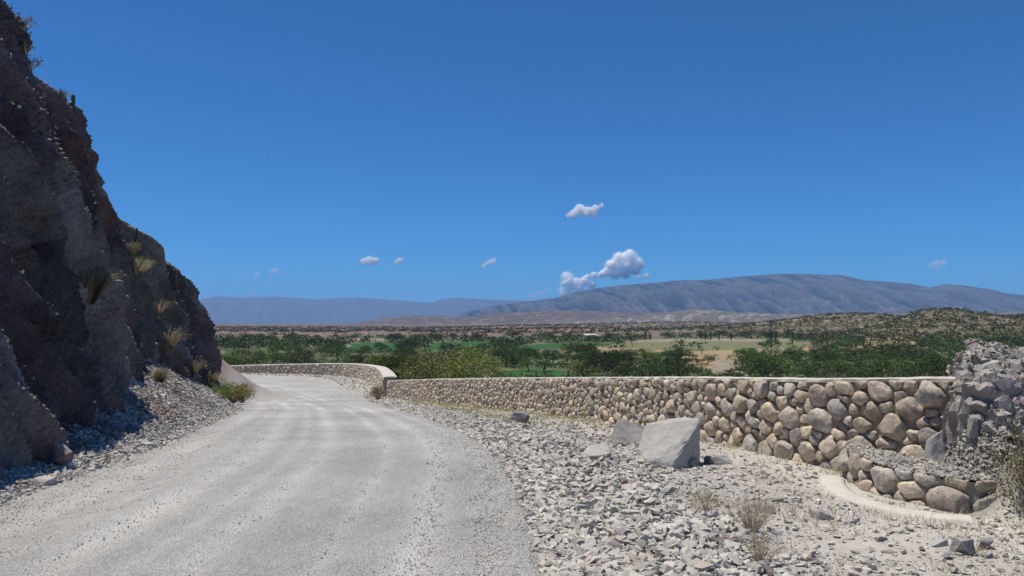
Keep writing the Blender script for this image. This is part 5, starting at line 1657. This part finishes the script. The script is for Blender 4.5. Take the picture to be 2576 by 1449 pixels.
# ------------------------------------------------------------------ clouds, beyond and above the haze
def cloud(label, puffs, D, dens, seed, detail=1.0, erode=.5):
    """puffs: (column, row, radius in columns) -> balls at distance D, fused by a remesh and eaten away by noise"""
    bm = bmesh.new(); rgc = random.Random(seed)
    k = D / F
    for (px, row, r) in puffs:
        m = Matrix.Translation(((px - 1288) * k, D + rgc.uniform(-.5, .5) * r * k, EYE + (HR - row) * k)) @ Matrix.Diagonal((r * k, r * k * 1.1, r * k * .92, 1))
        bmesh.ops.create_icosphere(bm, subdivisions=3, radius=1, matrix=m)
    me = bpy.data.meshes.new('cloud'); bm.to_mesh(me); bm.free()
    c = sum((v.co for v in me.vertices), Vector()) / len(me.vertices)
    for v in me.vertices: v.co -= c
    o = bpy.data.objects.new('cloud', me); o.location = c; COL.objects.link(o)
    mm = o.modifiers.new('fuse', 'REMESH'); mm.mode = 'VOXEL'; mm.voxel_size = max(2.2 * k, 30)
    mt = bpy.data.materials.new('cloud'); mt.use_nodes = True; nt = mt.node_tree
    nt.nodes.remove(nt.nodes['Principled BSDF'])
    pv = N(nt, 'ShaderNodeVolumePrincipled'); pv.inputs['Color'].default_value = (.97, .975, 1, 1); pv.inputs['Anisotropy'].default_value = 0.0
    tc = N(nt, 'ShaderNodeTexCoord')
    n1 = N(nt, 'ShaderNodeTexNoise', Scale=1 / (9.0 * k / detail), Detail=5.0, Roughness=.62)
    nt.links.new(tc.outputs['Object'], n1.inputs['Vector'])
    mr = N(nt, 'ShaderNodeMapRange'); nt.links.new(n1.outputs[0], mr.inputs['Value'])
    mr.inputs['From Min'].default_value = erode - .04; mr.inputs['From Max'].default_value = erode + .10; mr.inputs['To Max'].default_value = dens / k
    nt.links.new(mr.outputs[0], pv.inputs['Density']); nt.links.new(pv.outputs[0], nt.nodes['Material Output'].inputs['Volume'])
    me.materials.append(mt)
    return tag(o, label, 'cloud')
def heap_cloud(label, puffs, D, seed):
    rc = np.random.default_rng(seed); bm = bmesh.new(); k = D / F
    allp = []
    for (px, row, r) in puffs:
        c = np.array([(px - 1288) * k, D + rc.uniform(-.4, .4) * r * k, EYE + (HR - row) * k]); allp.append((c, r * k * .78))
        for i in range(26):
            u = rc.normal(size=3); u /= np.linalg.norm(u); c2 = c + u * r * k * .64; r2 = r * k * rc.uniform(.18, .32); allp.append((c2, r2))
            for j in range(5):
                v = rc.normal(size=3); v /= np.linalg.norm(v); allp.append((c2 + v * r2 * .8, r2 * rc.uniform(.25, .4)))
    V1, F1 = ICO[2]; ac = Acc()
    cen = np.mean([a for a, _ in allp], 0)
    for c, r in allp: ac.add((V1 * r + c - cen), F1)
    mt = bpy.data.materials.new('cloud_body'); mt.use_nodes = True; nt = mt.node_tree
    nt.nodes.remove(nt.nodes['Principled BSDF'])
    d = N(nt, 'ShaderNodeBsdfPrincipled'); d.subsurface_method = 'RANDOM_WALK'
    d.inputs['Base Color'].default_value = (1, 1, 1, 1); d.inputs['Roughness'].default_value = 1; d.inputs['Specular IOR Level'].default_value = 0
    d.inputs['Subsurface Weight'].default_value = 1; d.inputs['Subsurface Radius'].default_value = (1, 1, 1); d.inputs['Subsurface Scale'].default_value = 34 * k; d.inputs['Subsurface Anisotropy'].default_value = 0
    nt.links.new(d.outputs[0], nt.nodes['Material Output'].inputs['Surface'])
    o = ac.build('cloud', mt, True); o.location = cen
    mm = o.modifiers.new('fuse', 'REMESH'); mm.mode = 'VOXEL'; mm.voxel_size = 1.1 * k; mm.use_smooth_shade = True
    return tag(o, label, 'cloud')
HPUFFS = [(1560, 652, 20), (1585, 645, 19), (1603, 662, 17), (1540, 668, 18), (1570, 675, 24), (1530, 682, 15), (1600, 680, 14), (1548, 690, 16), (1515, 690, 11), (1495, 692, 10), (1478, 697, 9),
       (1427, 698, 17), (1430, 715, 20), (1422, 735, 18), (1450, 712, 16), (1470, 708, 14), (1490, 718, 12), (1440, 740, 16), (1455, 728, 14), (1420, 755, 14), (1575, 690, 14), (1615, 668, 8)]
HC = heap_cloud('big bright heaped cloud rising from behind the mountain ridge',
      HPUFFS, 38000, 1)
mist = cloud(None, [(px, row, r * 1.12) for px, row, r in HPUFFS], 38000, .05, 41, 1.6, .46)
mist.name = 'mist'; mist.parent = HC; mist.location = mist.location - HC.location
for kk in ('category', 'label'):
    if kk in mist.keys(): del mist[kk]
cloud('small white cloud floating highest above the heaped cloud', [(1460, 524, 15), (1445, 535, 12), (1478, 532, 14), (1498, 524, 11), (1495, 537, 9), (1430, 540, 7), (1515, 515, 7)], 36000, .35, 2, 1.3, .47)
cloud('small white puff right beneath the heaped cloud over the ridge', [(1627, 694, 8), (1606, 695, 6)], 38500, .35, 3, 1.5, .45)
cloud('wider one of the small clouds over the far left mountains', [(930, 656, 13), (915, 658, 10), (945, 655, 9)], 37000, .35, 4, 1.4, .46)
cloud('round little cloud right of the wider small cloud', [(1005, 655, 9), (997, 658, 7)], 37200, .3, 5, 1.5, .46)
cloud('little cloud between the left mountains and the heaped cloud', [(1240, 656, 9), (1228, 660, 7), (1217, 668, 7)], 37500, .25, 6, 1.5, .47)
cloud('tiny cloud over the left mountain, upper right of the pair', [(690, 681, 10), (678, 683, 6)], 36500, .09, 7, 1.5, .48)
cloud('tiny cloud over the left mountain, left of the pair', [(645, 692, 9)], 36600, .09, 8, 1.5, .48)
cloud('thin upright wisp touching the left mountain top', [(631, 730, 7), (629, 740, 6)], 36400, .09, 9, 1.5, .47)
cloud('faint stretched cloud over the right end of the mountain', [(2360, 664, 13), (2375, 660, 10), (2345, 668, 8)], 37800, .08, 10, 1.4, .49)
cloud('faint wisps low over the ridge left of the heaped cloud', [(1340, 742, 13), (1358, 738, 10), (1375, 728, 8), (1332, 745, 7)], 37900, .06, 11, 1.5, .49)
